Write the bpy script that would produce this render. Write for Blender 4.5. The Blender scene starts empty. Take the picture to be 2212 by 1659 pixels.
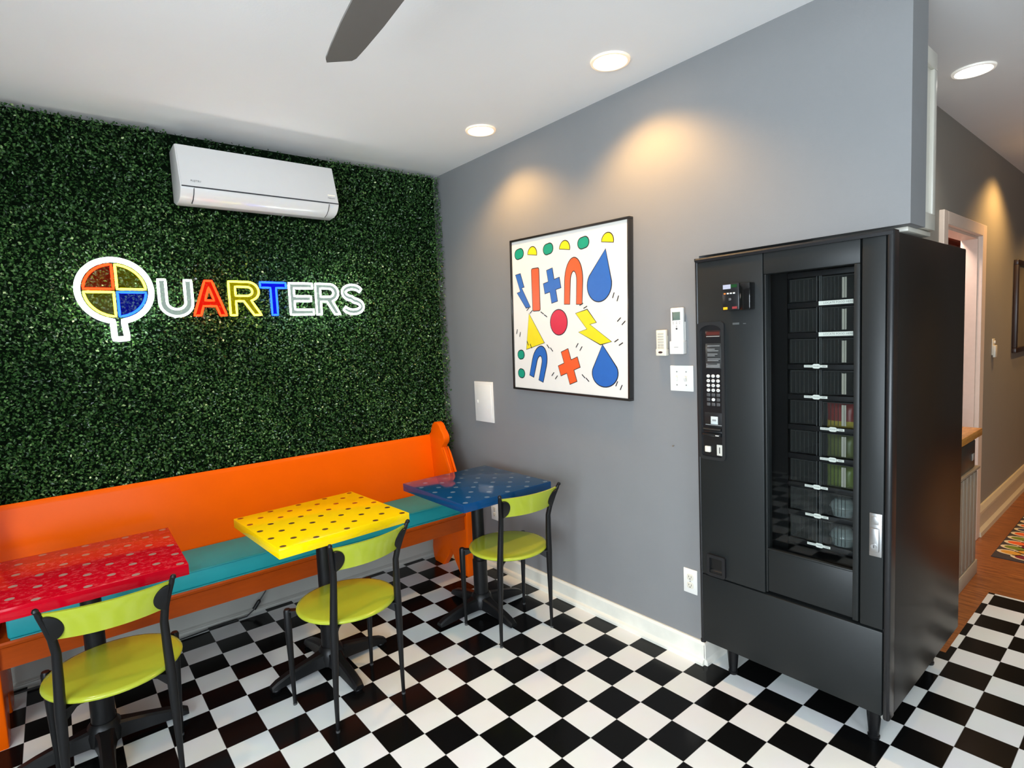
import bpy, bmesh, math, random
from mathutils import Vector, Matrix, Euler
random.seed(7)
C = bpy.context.scene.collection
PI = math.pi
T = 0.1524                      # floor tile edge
ZC = 2.68                       # ceiling height
XW = 0.13                       # face of the gray wall
YM = 1.045                      # mean face of the leaf panel
YW = 1.14                       # face of the wall behind the bench

# ------------------------------------------------------------------ materials
MATS = {}
def srgb(r, g, b):
    f = lambda v: (v/255/12.92 if v/255 <= .04045 else ((v/255+.055)/1.055)**2.4)
    return (f(r), f(g), f(b))
def new_mat(name):
    m = bpy.data.materials.new(name); m.use_nodes = True
    nt = m.node_tree; b = nt.nodes['Principled BSDF']
    return m, nt, b
def M(name, col, rough=.5, metal=0., var=.06, scale=30., bump=0., bscale=200., coat=0., spec=.5, emit=None, estr=0., trans=0., stretch=None, coat_rough=.05):
    """procedural principled material: base colour gently varied by noise, optional bump"""
    if name in MATS: return MATS[name]
    m, nt, b = new_mat(name)
    tc = nt.nodes.new('ShaderNodeTexCoord')
    src = tc.outputs['Object']
    if stretch:
        mp = nt.nodes.new('ShaderNodeMapping'); mp.inputs['Scale'].default_value = stretch
        nt.links.new(src, mp.inputs['Vector']); src = mp.outputs['Vector']
    n = nt.nodes.new('ShaderNodeTexNoise'); n.inputs['Scale'].default_value = scale; n.inputs['Detail'].default_value = 3
    nt.links.new(src, n.inputs['Vector'])
    mix = nt.nodes.new('ShaderNodeMix'); mix.data_type = 'RGBA'
    mix.inputs['A'].default_value = (*[c*(1-var) for c in col], 1)
    mix.inputs['B'].default_value = (*[min(1, c*(1+var)) for c in col], 1)
    nt.links.new(n.outputs['Fac'], mix.inputs['Factor'])
    nt.links.new(mix.outputs['Result'], b.inputs['Base Color'])
    b.inputs['Roughness'].default_value = rough; b.inputs['Metallic'].default_value = metal
    b.inputs['Coat Weight'].default_value = coat; b.inputs['Coat Roughness'].default_value = coat_rough
    b.inputs['Specular IOR Level'].default_value = spec
    if trans: b.inputs['Transmission Weight'].default_value = trans
    if emit:
        b.inputs['Emission Color'].default_value = (*emit, 1); b.inputs['Emission Strength'].default_value = estr
    if bump:
        n2 = nt.nodes.new('ShaderNodeTexNoise'); n2.inputs['Scale'].default_value = bscale; n2.inputs['Detail'].default_value = 4
        nt.links.new(src, n2.inputs['Vector'])
        bp = nt.nodes.new('ShaderNodeBump'); bp.inputs['Strength'].default_value = bump; bp.inputs['Distance'].default_value = .002
        nt.links.new(n2.outputs['Fac'], bp.inputs['Height']); nt.links.new(bp.outputs['Normal'], b.inputs['Normal'])
    MATS[name] = m
    return m
def glass_mat(name, tint=(1, 1, 1), refl=.1, rough=.02, haze=0.):
    """thin clear sheet: mostly see-through with a fresnel-like glossy part and faint noise smudges"""
    m, nt, b = new_mat(name); nt.nodes.remove(b)
    out = nt.nodes['Material Output']
    tr = nt.nodes.new('ShaderNodeBsdfTransparent'); tr.inputs['Color'].default_value = (*tint, 1)
    gl = nt.nodes.new('ShaderNodeBsdfGlossy'); gl.inputs['Roughness'].default_value = rough
    lw = nt.nodes.new('ShaderNodeLayerWeight'); lw.inputs['Blend'].default_value = .25
    n = nt.nodes.new('ShaderNodeTexNoise'); n.inputs['Scale'].default_value = 9
    mul = nt.nodes.new('ShaderNodeMath'); mul.operation = 'MULTIPLY_ADD'
    nt.links.new(lw.outputs['Fresnel'], mul.inputs[0]); mul.inputs[1].default_value = refl*4
    m3 = nt.nodes.new('ShaderNodeMath'); m3.operation = 'MULTIPLY'; m3.inputs[1].default_value = refl*.4
    nt.links.new(n.outputs['Fac'], m3.inputs[0]); nt.links.new(m3.outputs[0], mul.inputs[2])
    mx = nt.nodes.new('ShaderNodeMixShader')
    nt.links.new(mul.outputs[0], mx.inputs[0]); nt.links.new(tr.outputs[0], mx.inputs[1]); nt.links.new(gl.outputs[0], mx.inputs[2])
    if haze:  # pale diffuse share paints reflected haze into the sheet
        df = nt.nodes.new('ShaderNodeBsdfDiffuse'); df.inputs['Color'].default_value = (.8, .82, .8, 1)
        m2 = nt.nodes.new('ShaderNodeMixShader'); m2.inputs[0].default_value = haze
        nt.links.new(mx.outputs[0], m2.inputs[1]); nt.links.new(df.outputs[0], m2.inputs[2]); nt.links.new(m2.outputs[0], out.inputs['Surface'])
    else: nt.links.new(mx.outputs[0], out.inputs['Surface'])
    return m
def emit_mat(name, col, strength, var=.03):
    m, nt, b = new_mat(name); nt.nodes.remove(b)
    out = nt.nodes['Material Output']
    e = nt.nodes.new('ShaderNodeEmission'); e.inputs['Strength'].default_value = strength
    tc = nt.nodes.new('ShaderNodeTexCoord')
    n = nt.nodes.new('ShaderNodeTexNoise'); n.inputs['Scale'].default_value = 20
    nt.links.new(tc.outputs['Object'], n.inputs['Vector'])
    mix = nt.nodes.new('ShaderNodeMix'); mix.data_type = 'RGBA'
    mix.inputs['A'].default_value = (*[c*(1-var) for c in col], 1); mix.inputs['B'].default_value = (*col, 1)
    nt.links.new(n.outputs['Fac'], mix.inputs['Factor']); nt.links.new(mix.outputs['Result'], e.inputs['Color'])
    nt.links.new(e.outputs[0], out.inputs['Surface'])
    return m

def checker_mat():
    m, nt, b = new_mat('checker_tile')
    tc = nt.nodes.new('ShaderNodeTexCoord')
    mp = nt.nodes.new('ShaderNodeMapping'); mp.inputs['Scale'].default_value = (1/T, 1/T, 0); mp.inputs['Location'].default_value = (0, 0, .5)
    nt.links.new(tc.outputs['Object'], mp.inputs['Vector'])
    ch = nt.nodes.new('ShaderNodeTexChecker'); ch.inputs['Scale'].default_value = 1
    ch.inputs['Color1'].default_value = (.0045, .0045, .0045, 1); ch.inputs['Color2'].default_value = (.80, .82, .81, 1)
    nt.links.new(mp.outputs['Vector'], ch.inputs['Vector'])
    # seam lines: distance of the scaled coordinate to its nearest integer
    sx = nt.nodes.new('ShaderNodeSeparateXYZ'); nt.links.new(mp.outputs['Vector'], sx.inputs[0])
    ms = []
    for ax in 'XY':
        pp = nt.nodes.new('ShaderNodeMath'); pp.operation = 'PINGPONG'; pp.inputs[1].default_value = .5
        nt.links.new(sx.outputs[ax], pp.inputs[0]); ms.append(pp)
    mn = nt.nodes.new('ShaderNodeMath'); mn.operation = 'MINIMUM'
    nt.links.new(ms[0].outputs[0], mn.inputs[0]); nt.links.new(ms[1].outputs[0], mn.inputs[1])
    lt = nt.nodes.new('ShaderNodeMath'); lt.operation = 'LESS_THAN'; lt.inputs[1].default_value = .006
    nt.links.new(mn.outputs[0], lt.inputs[0])
    mul = nt.nodes.new('ShaderNodeMath'); mul.operation = 'MULTIPLY'; mul.inputs[1].default_value = .55
    nt.links.new(lt.outputs[0], mul.inputs[0])
    n = nt.nodes.new('ShaderNodeTexNoise'); n.inputs['Scale'].default_value = 5; n.inputs['Detail'].default_value = 4
    nt.links.new(tc.outputs['Object'], n.inputs['Vector'])
    var = nt.nodes.new('ShaderNodeMix'); var.data_type = 'RGBA'; var.blend_type = 'MULTIPLY'; var.inputs['Factor'].default_value = .12
    nt.links.new(ch.outputs['Color'], var.inputs['A']); nt.links.new(n.outputs['Color'], var.inputs['B'])
    mix = nt.nodes.new('ShaderNodeMix'); mix.data_type = 'RGBA'; mix.inputs['B'].default_value = (.12, .12, .12, 1)
    nt.links.new(mul.outputs[0], mix.inputs['Factor']); nt.links.new(var.outputs['Result'], mix.inputs['A'])
    nt.links.new(mix.outputs['Result'], b.inputs['Base Color'])
    r = nt.nodes.new('ShaderNodeMapRange'); r.inputs['To Min'].default_value = .12; r.inputs['To Max'].default_value = .24
    nt.links.new(n.outputs['Fac'], r.inputs['Value']); nt.links.new(r.outputs[0], b.inputs['Roughness'])
    b.inputs['Specular IOR Level'].default_value = .14
    return m
def wood_mat(name, c1, c2, along, rough=.3, bscale=1.):
    m, nt, b = new_mat(name)
    tc = nt.nodes.new('ShaderNodeTexCoord')
    mp = nt.nodes.new('ShaderNodeMapping'); mp.inputs['Scale'].default_value = along
    nt.links.new(tc.outputs['Object'], mp.inputs['Vector'])
    n = nt.nodes.new('ShaderNodeTexNoise'); n.inputs['Scale'].default_value = 6; n.inputs['Detail'].default_value = 6; n.inputs['Roughness'].default_value = .65
    nt.links.new(mp.outputs['Vector'], n.inputs['Vector'])
    cr = nt.nodes.new('ShaderNodeValToRGB'); cr.color_ramp.elements[0].position = .35; cr.color_ramp.elements[1].position = .68
    cr.color_ramp.elements[0].color = (*c1, 1); cr.color_ramp.elements[1].color = (*c2, 1)
    nt.links.new(n.outputs['Fac'], cr.inputs[0]); nt.links.new(cr.outputs[0], b.inputs['Base Color'])
    b.inputs['Roughness'].default_value = rough
    return m
def leaf_mat():
    m, nt, b = new_mat('boxwood_leaf')
    at = nt.nodes.new('ShaderNodeAttribute'); at.attribute_name = 'shade'
    cr = nt.nodes.new('ShaderNodeValToRGB')
    e = cr.color_ramp.elements
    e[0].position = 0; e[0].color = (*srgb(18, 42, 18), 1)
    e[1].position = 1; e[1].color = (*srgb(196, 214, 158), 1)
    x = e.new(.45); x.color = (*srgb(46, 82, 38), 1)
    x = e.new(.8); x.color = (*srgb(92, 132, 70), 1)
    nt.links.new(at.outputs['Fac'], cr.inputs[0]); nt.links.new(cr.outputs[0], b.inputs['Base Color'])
    b.inputs['Roughness'].default_value = .26; b.inputs['Specular IOR Level'].default_value = .4
    return m

# ------------------------------------------------------------------ mesh helpers
class MB:
    """collects shapes, builds ONE mesh object"""
    def __init__(s): s.bm = bmesh.new(); s.mi = 0
    def _tag(s, faces):
        for f in faces: f.material_index = s.mi
    def box(s, x0, x1, y0, y1, z0, z1, r=0., seg=2, mat=None):
        t = bmesh.new()
        bmesh.ops.create_cube(t, size=1)
        for v in t.verts:
            v.co = ((x0+x1)/2+v.co.x*(x1-x0), (y0+y1)/2+v.co.y*(y1-y0), (z0+z1)/2+v.co.z*(z1-z0))
        if r: bmesh.ops.bevel(t, geom=t.edges[:], offset=r, segments=seg, profile=.5, affect='EDGES')
        s.merge(t, mat); return s
    def merge(s, t, mat=None):
        if mat is not None: t.transform(mat)
        vs = [s.bm.verts.new(v.co) for v in t.verts]; t.verts.index_update()
        for f in t.faces:
            try: nf = s.bm.faces.new([vs[v.index] for v in f.verts]); nf.material_index = s.mi
            except ValueError: pass
        t.free()
    def prism(s, poly, axis, a0, a1, r=0., mat=None, seg=2):
        """polygon (list of 2-tuples) extruded along axis from a0 to a1"""
        t = bmesh.new()
        def P(p, a):
            if axis == 'x': return (a, p[0], p[1])
            if axis == 'y': return (p[0], a, p[1])
            return (p[0], p[1], a)
        A = [t.verts.new(P(p, a0)) for p in poly]; B = [t.verts.new(P(p, a1)) for p in poly]
        n = len(poly)
        caps = [t.faces.new(A), t.faces.new(B[::-1])]
        for i in range(n): t.faces.new((A[i], B[i], B[(i+1) % n], A[(i+1) % n]))
        bmesh.ops.recalc_face_normals(t, faces=t.faces[:])
        if r:
            ed = [e for f in caps for e in f.edges]
            bmesh.ops.bevel(t, geom=list(set(ed)), offset=r, segments=seg, profile=.5, affect='EDGES')
        s.merge(t, mat); return s
    def flat(s, poly, z=0., mat=None):
        t = bmesh.new(); f = t.faces.new([t.verts.new((p[0], p[1], z)) for p in poly])
        f.normal_update()
        if f.normal.z < 0: f.normal_flip()
        s.merge(t, mat); return s
    def tube(s, pts, rad, seg=10, closed=False, cap=True, flat=None, mat=None):
        """sweep a circle along points; rad a number or list; flat=(dir, factor) squashes the section"""
        pts = [Vector(p) for p in pts]; n = len(pts)
        if not isinstance(rad, (list, tuple)): rad = [rad]*n
        rings = []; up = None
        for i in range(n):
            if closed: d = (pts[(i+1) % n]-pts[i-1])
            else: d = pts[min(i+1, n-1)]-pts[max(i-1, 0)]
            d.normalize()
            if up is None:
                up = Vector((0, 0, 1)) if abs(d.z) < .9 else Vector((0, 1, 0))
            u = d.cross(up)
            if u.length < 1e-6: u = d.orthogonal()
            u.normalize(); w = u.cross(d).normalized(); up = w
            ring = []
            for k in range(seg):
                a = 2*PI*k/seg; o = (u*math.cos(a)+w*math.sin(a))*rad[i]
                if flat: fd = Vector(flat[0]).normalized(); o = o-fd*(o.dot(fd))*(1-flat[1])
                ring.append(s.bm.verts.new((mat @ (pts[i]+o)) if mat is not None else pts[i]+o))
            rings.append(ring)
        for i in range(n if closed else n-1):
            a, b = rings[i], rings[(i+1) % n]
            for k in range(seg):
                f = s.bm.faces.new((a[k], a[(k+1) % seg], b[(k+1) % seg], b[k])); f.material_index = s.mi
        if cap and not closed:
            f = s.bm.faces.new(rings[0][::-1]); f.material_index = s.mi
            f = s.bm.faces.new(rings[-1]); f.material_index = s.mi
        return s
    def lathe(s, prof, seg=32, cx=0., cy=0., mat=None):
        """revolve (r,z) profile about z"""
        t = bmesh.new(); rings = []
        for r, z in prof:
            if r < 1e-5: rings.append([t.verts.new((cx, cy, z))])
            else: rings.append([t.verts.new((cx+r*math.cos(2*PI*k/seg), cy+r*math.sin(2*PI*k/seg), z)) for k in range(seg)])
        for a, b in zip(rings[:-1], rings[1:]):
            for k in range(seg):
                k2 = (k+1) % seg
                if len(a) == 1 and len(b) == 1: continue
                if len(a) == 1: t.faces.new((a[0], b[k2], b[k]))
                elif len(b) == 1: t.faces.new((a[k], a[k2], b[0]))
                else: t.faces.new((a[k], a[k2], b[k2], b[k]))
        bmesh.ops.recalc_face_normals(t, faces=t.faces[:])
        s.merge(t, mat); return s
    def build(s, name, mat, parent=None, smooth=True, ang=35., recalc=True):
        me = bpy.data.meshes.new(name)
        if recalc: bmesh.ops.recalc_face_normals(s.bm, faces=s.bm.faces[:])
        s.bm.to_mesh(me); s.bm.free()
        for m in (mat if isinstance(mat, (list, tuple)) else [mat]): me.materials.append(m)
        if smooth:
            me.shade_smooth(); me.set_sharp_from_angle(angle=math.radians(ang))
        o = bpy.data.objects.new(name, me); C.objects.link(o)
        if parent: o.parent = parent
        return o

def tag(o, label=None, cat=None, group=None, kind=None):
    if label: o['label'] = label
    if cat: o['category'] = cat
    if group: o['group'] = group
    if kind: o['kind'] = kind
    return o
def thing(name, label, cat, loc=(0, 0, 0), rot=(0, 0, 0), group=None):
    o = bpy.data.objects.new(name, None); C.objects.link(o)
    o.location = loc; o.rotation_euler = rot; o.empty_display_size = .1
    return tag(o, label, cat, group)
def struct(name, mb, m, smooth=False):
    o = mb.build(name, m, smooth=smooth); o['kind'] = 'structure'; return o
def dup(root, loc, rot, label):
    r = root.copy(); C.objects.link(r); r.location = loc; r.rotation_euler = rot; r['label'] = label
    for ch in list(root.children):
        c = ch.copy(); C.objects.link(c); c.parent = r
        for g in ch.children:
            d = g.copy(); C.objects.link(d); d.parent = c
    return r
def text_mesh(name, s, size, m, parent, loc, rot=(0, 0, 0), depth=.0003, align='CENTER', xs=1.):
    cu = bpy.data.curves.new('lettering_curve', 'FONT'); cu.body = s; cu.size = size; cu.align_x = align; cu.align_y = 'CENTER'; cu.extrude = depth
    cu.resolution_u = 2
    to = bpy.data.objects.new('lettering_source', cu); C.objects.link(to)
    dg = bpy.context.evaluated_depsgraph_get()
    me = bpy.data.meshes.new_from_object(to.evaluated_get(dg))
    bpy.data.objects.remove(to); bpy.data.curves.remove(cu)
    me.name = name; me.materials.clear(); me.materials.append(m)
    me.transform(Matrix.Diagonal((xs, 1, 1, 1)))
    o = bpy.data.objects.new(name, me); C.objects.link(o); o.parent = parent; o.location = loc; o.rotation_euler = rot
    return o
def rrect(x0, x1, y0, y1, r, n=5):
    out = []
    for cx, cy, a0 in ((x1-r, y1-r, 0), (x0+r, y1-r, 90), (x0+r, y0+r, 180), (x1-r, y0+r, 270)):
        for k in range(n+1):
            a = math.radians(a0+90*k/n); out.append((cx+r*math.cos(a), cy+r*math.sin(a)))
    return out
def arc(cx, cy, rx, ry, a0, a1, n=14):
    return [(cx+rx*math.cos(math.radians(a0+(a1-a0)*k/n)), cy+ry*math.sin(math.radians(a0+(a1-a0)*k/n))) for k in range(n+1)]
def circle(cx, cy, r, n=24, ry=None):
    return [(cx+r*math.cos(2*PI*k/n), cy+(ry or r)*math.sin(2*PI*k/n)) for k in range(n)]
R_BACK = (PI/2, 0, 0)             # local xy lies on a wall whose face looks to -y
R_GRAY = (PI/2, 0, -PI/2)         # local xy lies on a wall whose face looks to -x

# palette
wall_gray = M('wall_gray_paint', srgb(127, 128, 129), .62, var=.03, scale=6, bump=.12, bscale=260)
wall_hall = M('wall_hall_paint', srgb(140, 136, 128), .62, var=.03, scale=6, bump=.12, bscale=260)
white_paint = M('ceiling_paint', (.86, .86, .855), .7, var=.02, scale=4, bump=.15, bscale=120)
trim_white = M('trim_gloss_white', srgb(226, 222, 212), .35, var=.04, scale=14)
plastic_white = M('white_plastic', srgb(232, 230, 224), .32, var=.02)
plastic_cream = M('cream_plastic', srgb(222, 216, 200), .35, var=.02)
black_metal = M('black_powder_metal', (.0055, .0055, .006), .38, spec=.3, var=.2, scale=60, bump=.05)
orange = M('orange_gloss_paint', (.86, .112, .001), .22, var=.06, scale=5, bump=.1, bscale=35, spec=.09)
orange_shaded = M('orange_gloss_paint_shaded', (.42, .062, .004), .34, spec=.2, var=.16, scale=12, bump=.1, bscale=40, stretch=(1, 6, 6))  # bench orange darkened, shade below the cushion painted into the colour
teal = M('teal_vinyl', (.012, .30, .33), .5, spec=.3, var=.05, scale=10, bump=.08, bscale=90)
lime = M('lime_lacquer', (.375, .425, .032), .16, var=.05, scale=9, spec=.45)
dark = M('dark_void', (.004, .004, .004), .6)

# ------------------------------------------------------------------ setting
mb = MB(); mb.prism([(-3.6, -4.6), (1.85, -4.6), (1.85, -1.65), (.985, -1.65), (.985, 1.2), (-3.6, 1.2)], 'z', -.05, 0.)
struct('floor', mb, checker_mat())
mb = MB(); mb.prism([(1.85, -4.6), (8, -4.6), (8, 1.2), (.985, 1.2), (.985, -1.65), (1.85, -1.65)], 'z', -.05, 0.)
struct('floor_hall', mb, wood_mat('hall_floorboards', srgb(108, 58, 24), srgb(176, 108, 52), (14, 1.2, 1), .28))
mb = MB(); mb.box(-3.7, 8, -4.7, 1.3, ZC, ZC+.08); struct('ceiling', mb, white_paint)
mb = MB(); mb.box(-3.7, .3, YW, YW+.1, 0, ZC); struct('wall_back', mb, M('lower_wall_paint', srgb(168, 168, 162), .6))
# the gray wall with the open recess that takes the vending machine; the bulkhead runs on above it
mb = MB(); mb.prism([(YW, 0), (-.95, 0), (-.95, 1.848), (-1.723, 1.848), (-1.723, ZC), (YW, ZC)], 'x', XW, XW+.16); struct('wall_right', mb, wall_gray)
mb = MB(); mb.box(XW+.16, 1.0, -.95, -.85, 0, ZC); mb.box(.99, 1.09, -1.40, -.85, 0, ZC); struct('wall_recess', mb, wall_gray)
mb = MB(); mb.prism([(1.09, 0), (1.90, 0), (1.90, 2.06), (2.72, 2.06), (2.72, 0), (8, 0), (8, ZC), (1.09, ZC)], 'y', -1.40, -1.315); struct('wall_hall', mb, wall_hall)
mb = MB(); mb.box(-3.7, -3.6, -4.7, -3.9, 0, ZC); mb.box(-3.7, -3.6, -1.2, 1.3, 0, ZC); mb.box(-3.7, -3.6, -3.9, -1.2, 0, .35); mb.box(-3.7, -3.6, -3.9, -1.2, 2.35, ZC)
struct('wall_left', mb, wall_gray)
mb = MB(); mb.box(-3.7, -2.9, -4.7, -4.6, 0, ZC); mb.box(.9, 1.95, -4.7, -4.6, 0, ZC); mb.box(-2.9, .9, -4.7, -4.6, 0, .35); mb.box(-2.9, .9, -4.7, -4.6, 2.35, ZC)
struct('wall_front', mb, wall_gray)
mb = MB(); mb.box(1.85, 1.95, -4.6, -3.1, 0, ZC); mb.box(1.95, 8, -3.2, -3.1, 0, ZC); mb.box(8, 8.1, -3.2, -1.28, 0, ZC); struct('wall_far', mb, wall_hall)
pane = glass_mat('window_glass', refl=.05)
def window(name, x0, x1, axis, pos):
    f = MB()
    n = 3
    def bar(a0, a1, z0, z1, t=.04):
        if axis == 'x': f.box(a0, a1, pos-t, pos+t, z0, z1, .006)
        else: f.box(pos-t, pos+t, a0, a1, z0, z1, .006)
    bar(x0, x1, .35, .42); bar(x0, x1, 2.28, 2.35); bar(x0, x0+.06, .42, 2.28); bar(x1-.06, x1, .42, 2.28)
    for k in range(1, n): xm = x0+(x1-x0)*k/n; bar(xm-.025, xm+.025, .42, 2.28, .035)
    o = struct(name, f, trim_white)
    g = MB()
    if axis == 'x': g.box(x0+.06, x1-.06, pos-.003, pos+.003, .42, 2.28)
    else: g.box(pos-.003, pos+.003, x0+.06, x1-.06, .42, 2.28)
    p = g.build('window_pane', pane, o, smooth=False)
window('window_1', -2.9, .9, 'x', -4.65)
window('window_2', -3.9, -1.2, 'y', -3.65)
# baseboards: board, small quarter-round at the foot
def base_prof(h): return [(0, 0), (.03, 0), (.03, .012), (.026, .022), (.016, .028), (.014, .03), (.014, h-.012), (.008, h), (0, h)]
mb = MB()
p = base_prof(.105); mb.prism([(XW-a, b) for a, b in p], 'y', -.952, YW)
struct('baseboard_right', mb, M('scuffed_baseboard', srgb(226, 224, 212), .4, var=.1, scale=16))
mb = MB(); mb.prism([(-.95-a*.6, b) for a, b in p], 'x', XW-.014, .99); struct('baseboard_recess', mb, trim_white)
mb = MB(); mb.prism([(YW-a, b) for a, b in base_prof(.15)], 'x', -3.6, XW-.03); mb.box(-3.6, XW-.03, YW-.034, YW-.016, .0, .02, .008)
struct('baseboard_back', mb, M('shaded_baseboard', srgb(176, 175, 168), .5, var=.04, scale=14))  # grayed white: shadow under the bench painted into the board
mb = MB(); mb.prism([(-1.40-a, b) for a, b in [(0, 0), (.035, 0), (.033, .03), (.02, .045), (.016, .05), (.016, .145), (.024, .15), (.024, .17), (.012, .2), (0, .2)]], 'x', 2.82, 8)
struct('baseboard_hall', mb, M('hall_baseboard', srgb(214, 200, 170), .4))
# door casing with its jambs
mb = MB()
mb.box(1.815, 1.90, -1.425, -1.398, 0, 2.135, .004); mb.box(2.72, 2.825, -1.425, -1.398, 0, 2.135, .004); mb.box(1.90, 2.72, -1.425, -1.398, 2.06, 2.135, .004)
mb.box(1.90, 1.915, -1.40, -1.31, 0, 2.045); mb.box(2.705, 2.72, -1.40, -1.31, 0, 2.06); mb.box(1.915, 2.705, -1.40, -1.31, 2.045, 2.06)
struct('door_1', mb, M('door_trim_paint', srgb(228, 208, 192), .4))
pink = M('pink_room_paint', srgb(222, 176, 160), .6)
mb = MB(); mb.box(1.2, 3.7, .6, .7, 0, ZC); mb.box(3.6, 3.7, -1.31, .6, 0, ZC); mb.box(1.1, 1.2, -1.31, .7, 0, ZC); mb.box(2.72, 3.6, -1.10, -.5, 2.0, ZC); mb.box(2.72, 2.8, -1.30, .6, 0, 2.0); struct('wall_far_room', mb, pink)
mb = MB()
for z0, z1 in ((2.105, 2.14), (2.178, 2.25)): mb.box(2.70, 3.6, -1.16, -1.10, z0, z1, .004)
struct('beam', mb, M('red_orange_paint', srgb(196, 74, 22), .5))

# ------------------------------------------------------------------ leaf panel (nobody could count the leaves)
def leaf_panel():
    rnd = random.Random(3)
    x0, x1, z0, z1 = -2.8, .118, .32, 2.675
    verts = []; faces = []; shade = []
    def quad(a, b, c, d, s):
        i = len(verts); verts.extend((a, b, c, d)); faces.append((i, i+1, i+2, i+3)); shade.extend((s,)*4)
    # backing mesh sheet
    nx, nz = 20, 16
    for i in range(nx):
        for k in range(nz):
            X0 = x0+(x1-x0)*i/nx; X1 = x0+(x1-x0)*(i+1)/nx; Z0 = z0+(z1-z0)*k/nz; Z1 = z0+(z1-z0)*(k+1)/nz
            quad((X0, YW-.012, Z0), (X1, YW-.012, Z0), (X1, YW-.012, Z1), (X0, YW-.012, Z1), 0.); nback = len(faces)
    N = 95000
    for _ in range(N):
        x = rnd.uniform(x0, x1)
        z = rnd.uniform(z0 if rnd.random() < .1 else .75, z1)
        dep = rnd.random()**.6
        y = YW-.02-.078*dep+.008*math.sin(x*9)*math.sin(z*8)
        L = rnd.uniform(.012, .020); W = L*rnd.uniform(.5, .7)
        # leaf axis: outwards and tilted any way
        az = rnd.uniform(0, 2*PI); el = rnd.uniform(.15, 1.1)
        d = Vector((math.cos(az)*math.cos(el), -math.sin(el), math.sin(az)*math.cos(el)))
        nrm = Vector((rnd.gauss(0, .55), -1, rnd.gauss(0, .55)+.35)).normalized()
        u = d.cross(nrm); u = (u if u.length > 1e-3 else d.orthogonal()).normalized()
        n2 = u.cross(d)
        if -1.52 < x < -.69 and z > 2.27 and y < 1.075: continue
        p = Vector((x, y, z)); fold = n2*W*.18
        tip = p+d*L; mid = p+d*L*.5
        if max(tip.z, p.z, mid.z) > ZC-.012: continue
        if tip.x > XW-.004: continue
        i = len(verts)
        verts.extend((tuple(p), tuple(mid-u*W*.5+fold), tuple(tip), tuple(mid+u*W*.5+fold)))
        faces.append((i, i+1, i+2)); faces.append((i, i+2, i+3))
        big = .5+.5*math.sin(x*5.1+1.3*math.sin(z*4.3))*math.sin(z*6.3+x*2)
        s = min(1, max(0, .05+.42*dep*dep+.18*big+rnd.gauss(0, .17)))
        shade.extend((s,)*4)
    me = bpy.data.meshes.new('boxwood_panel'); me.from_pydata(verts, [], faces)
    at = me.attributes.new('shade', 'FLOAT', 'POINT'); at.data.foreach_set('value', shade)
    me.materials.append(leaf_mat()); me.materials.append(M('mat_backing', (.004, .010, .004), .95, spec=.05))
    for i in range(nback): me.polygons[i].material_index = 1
    o = bpy.data.objects.new('boxwood_panel', me); C.objects.link(o)
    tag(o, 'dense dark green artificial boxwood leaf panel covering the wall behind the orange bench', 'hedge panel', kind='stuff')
leaf_panel()

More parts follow.
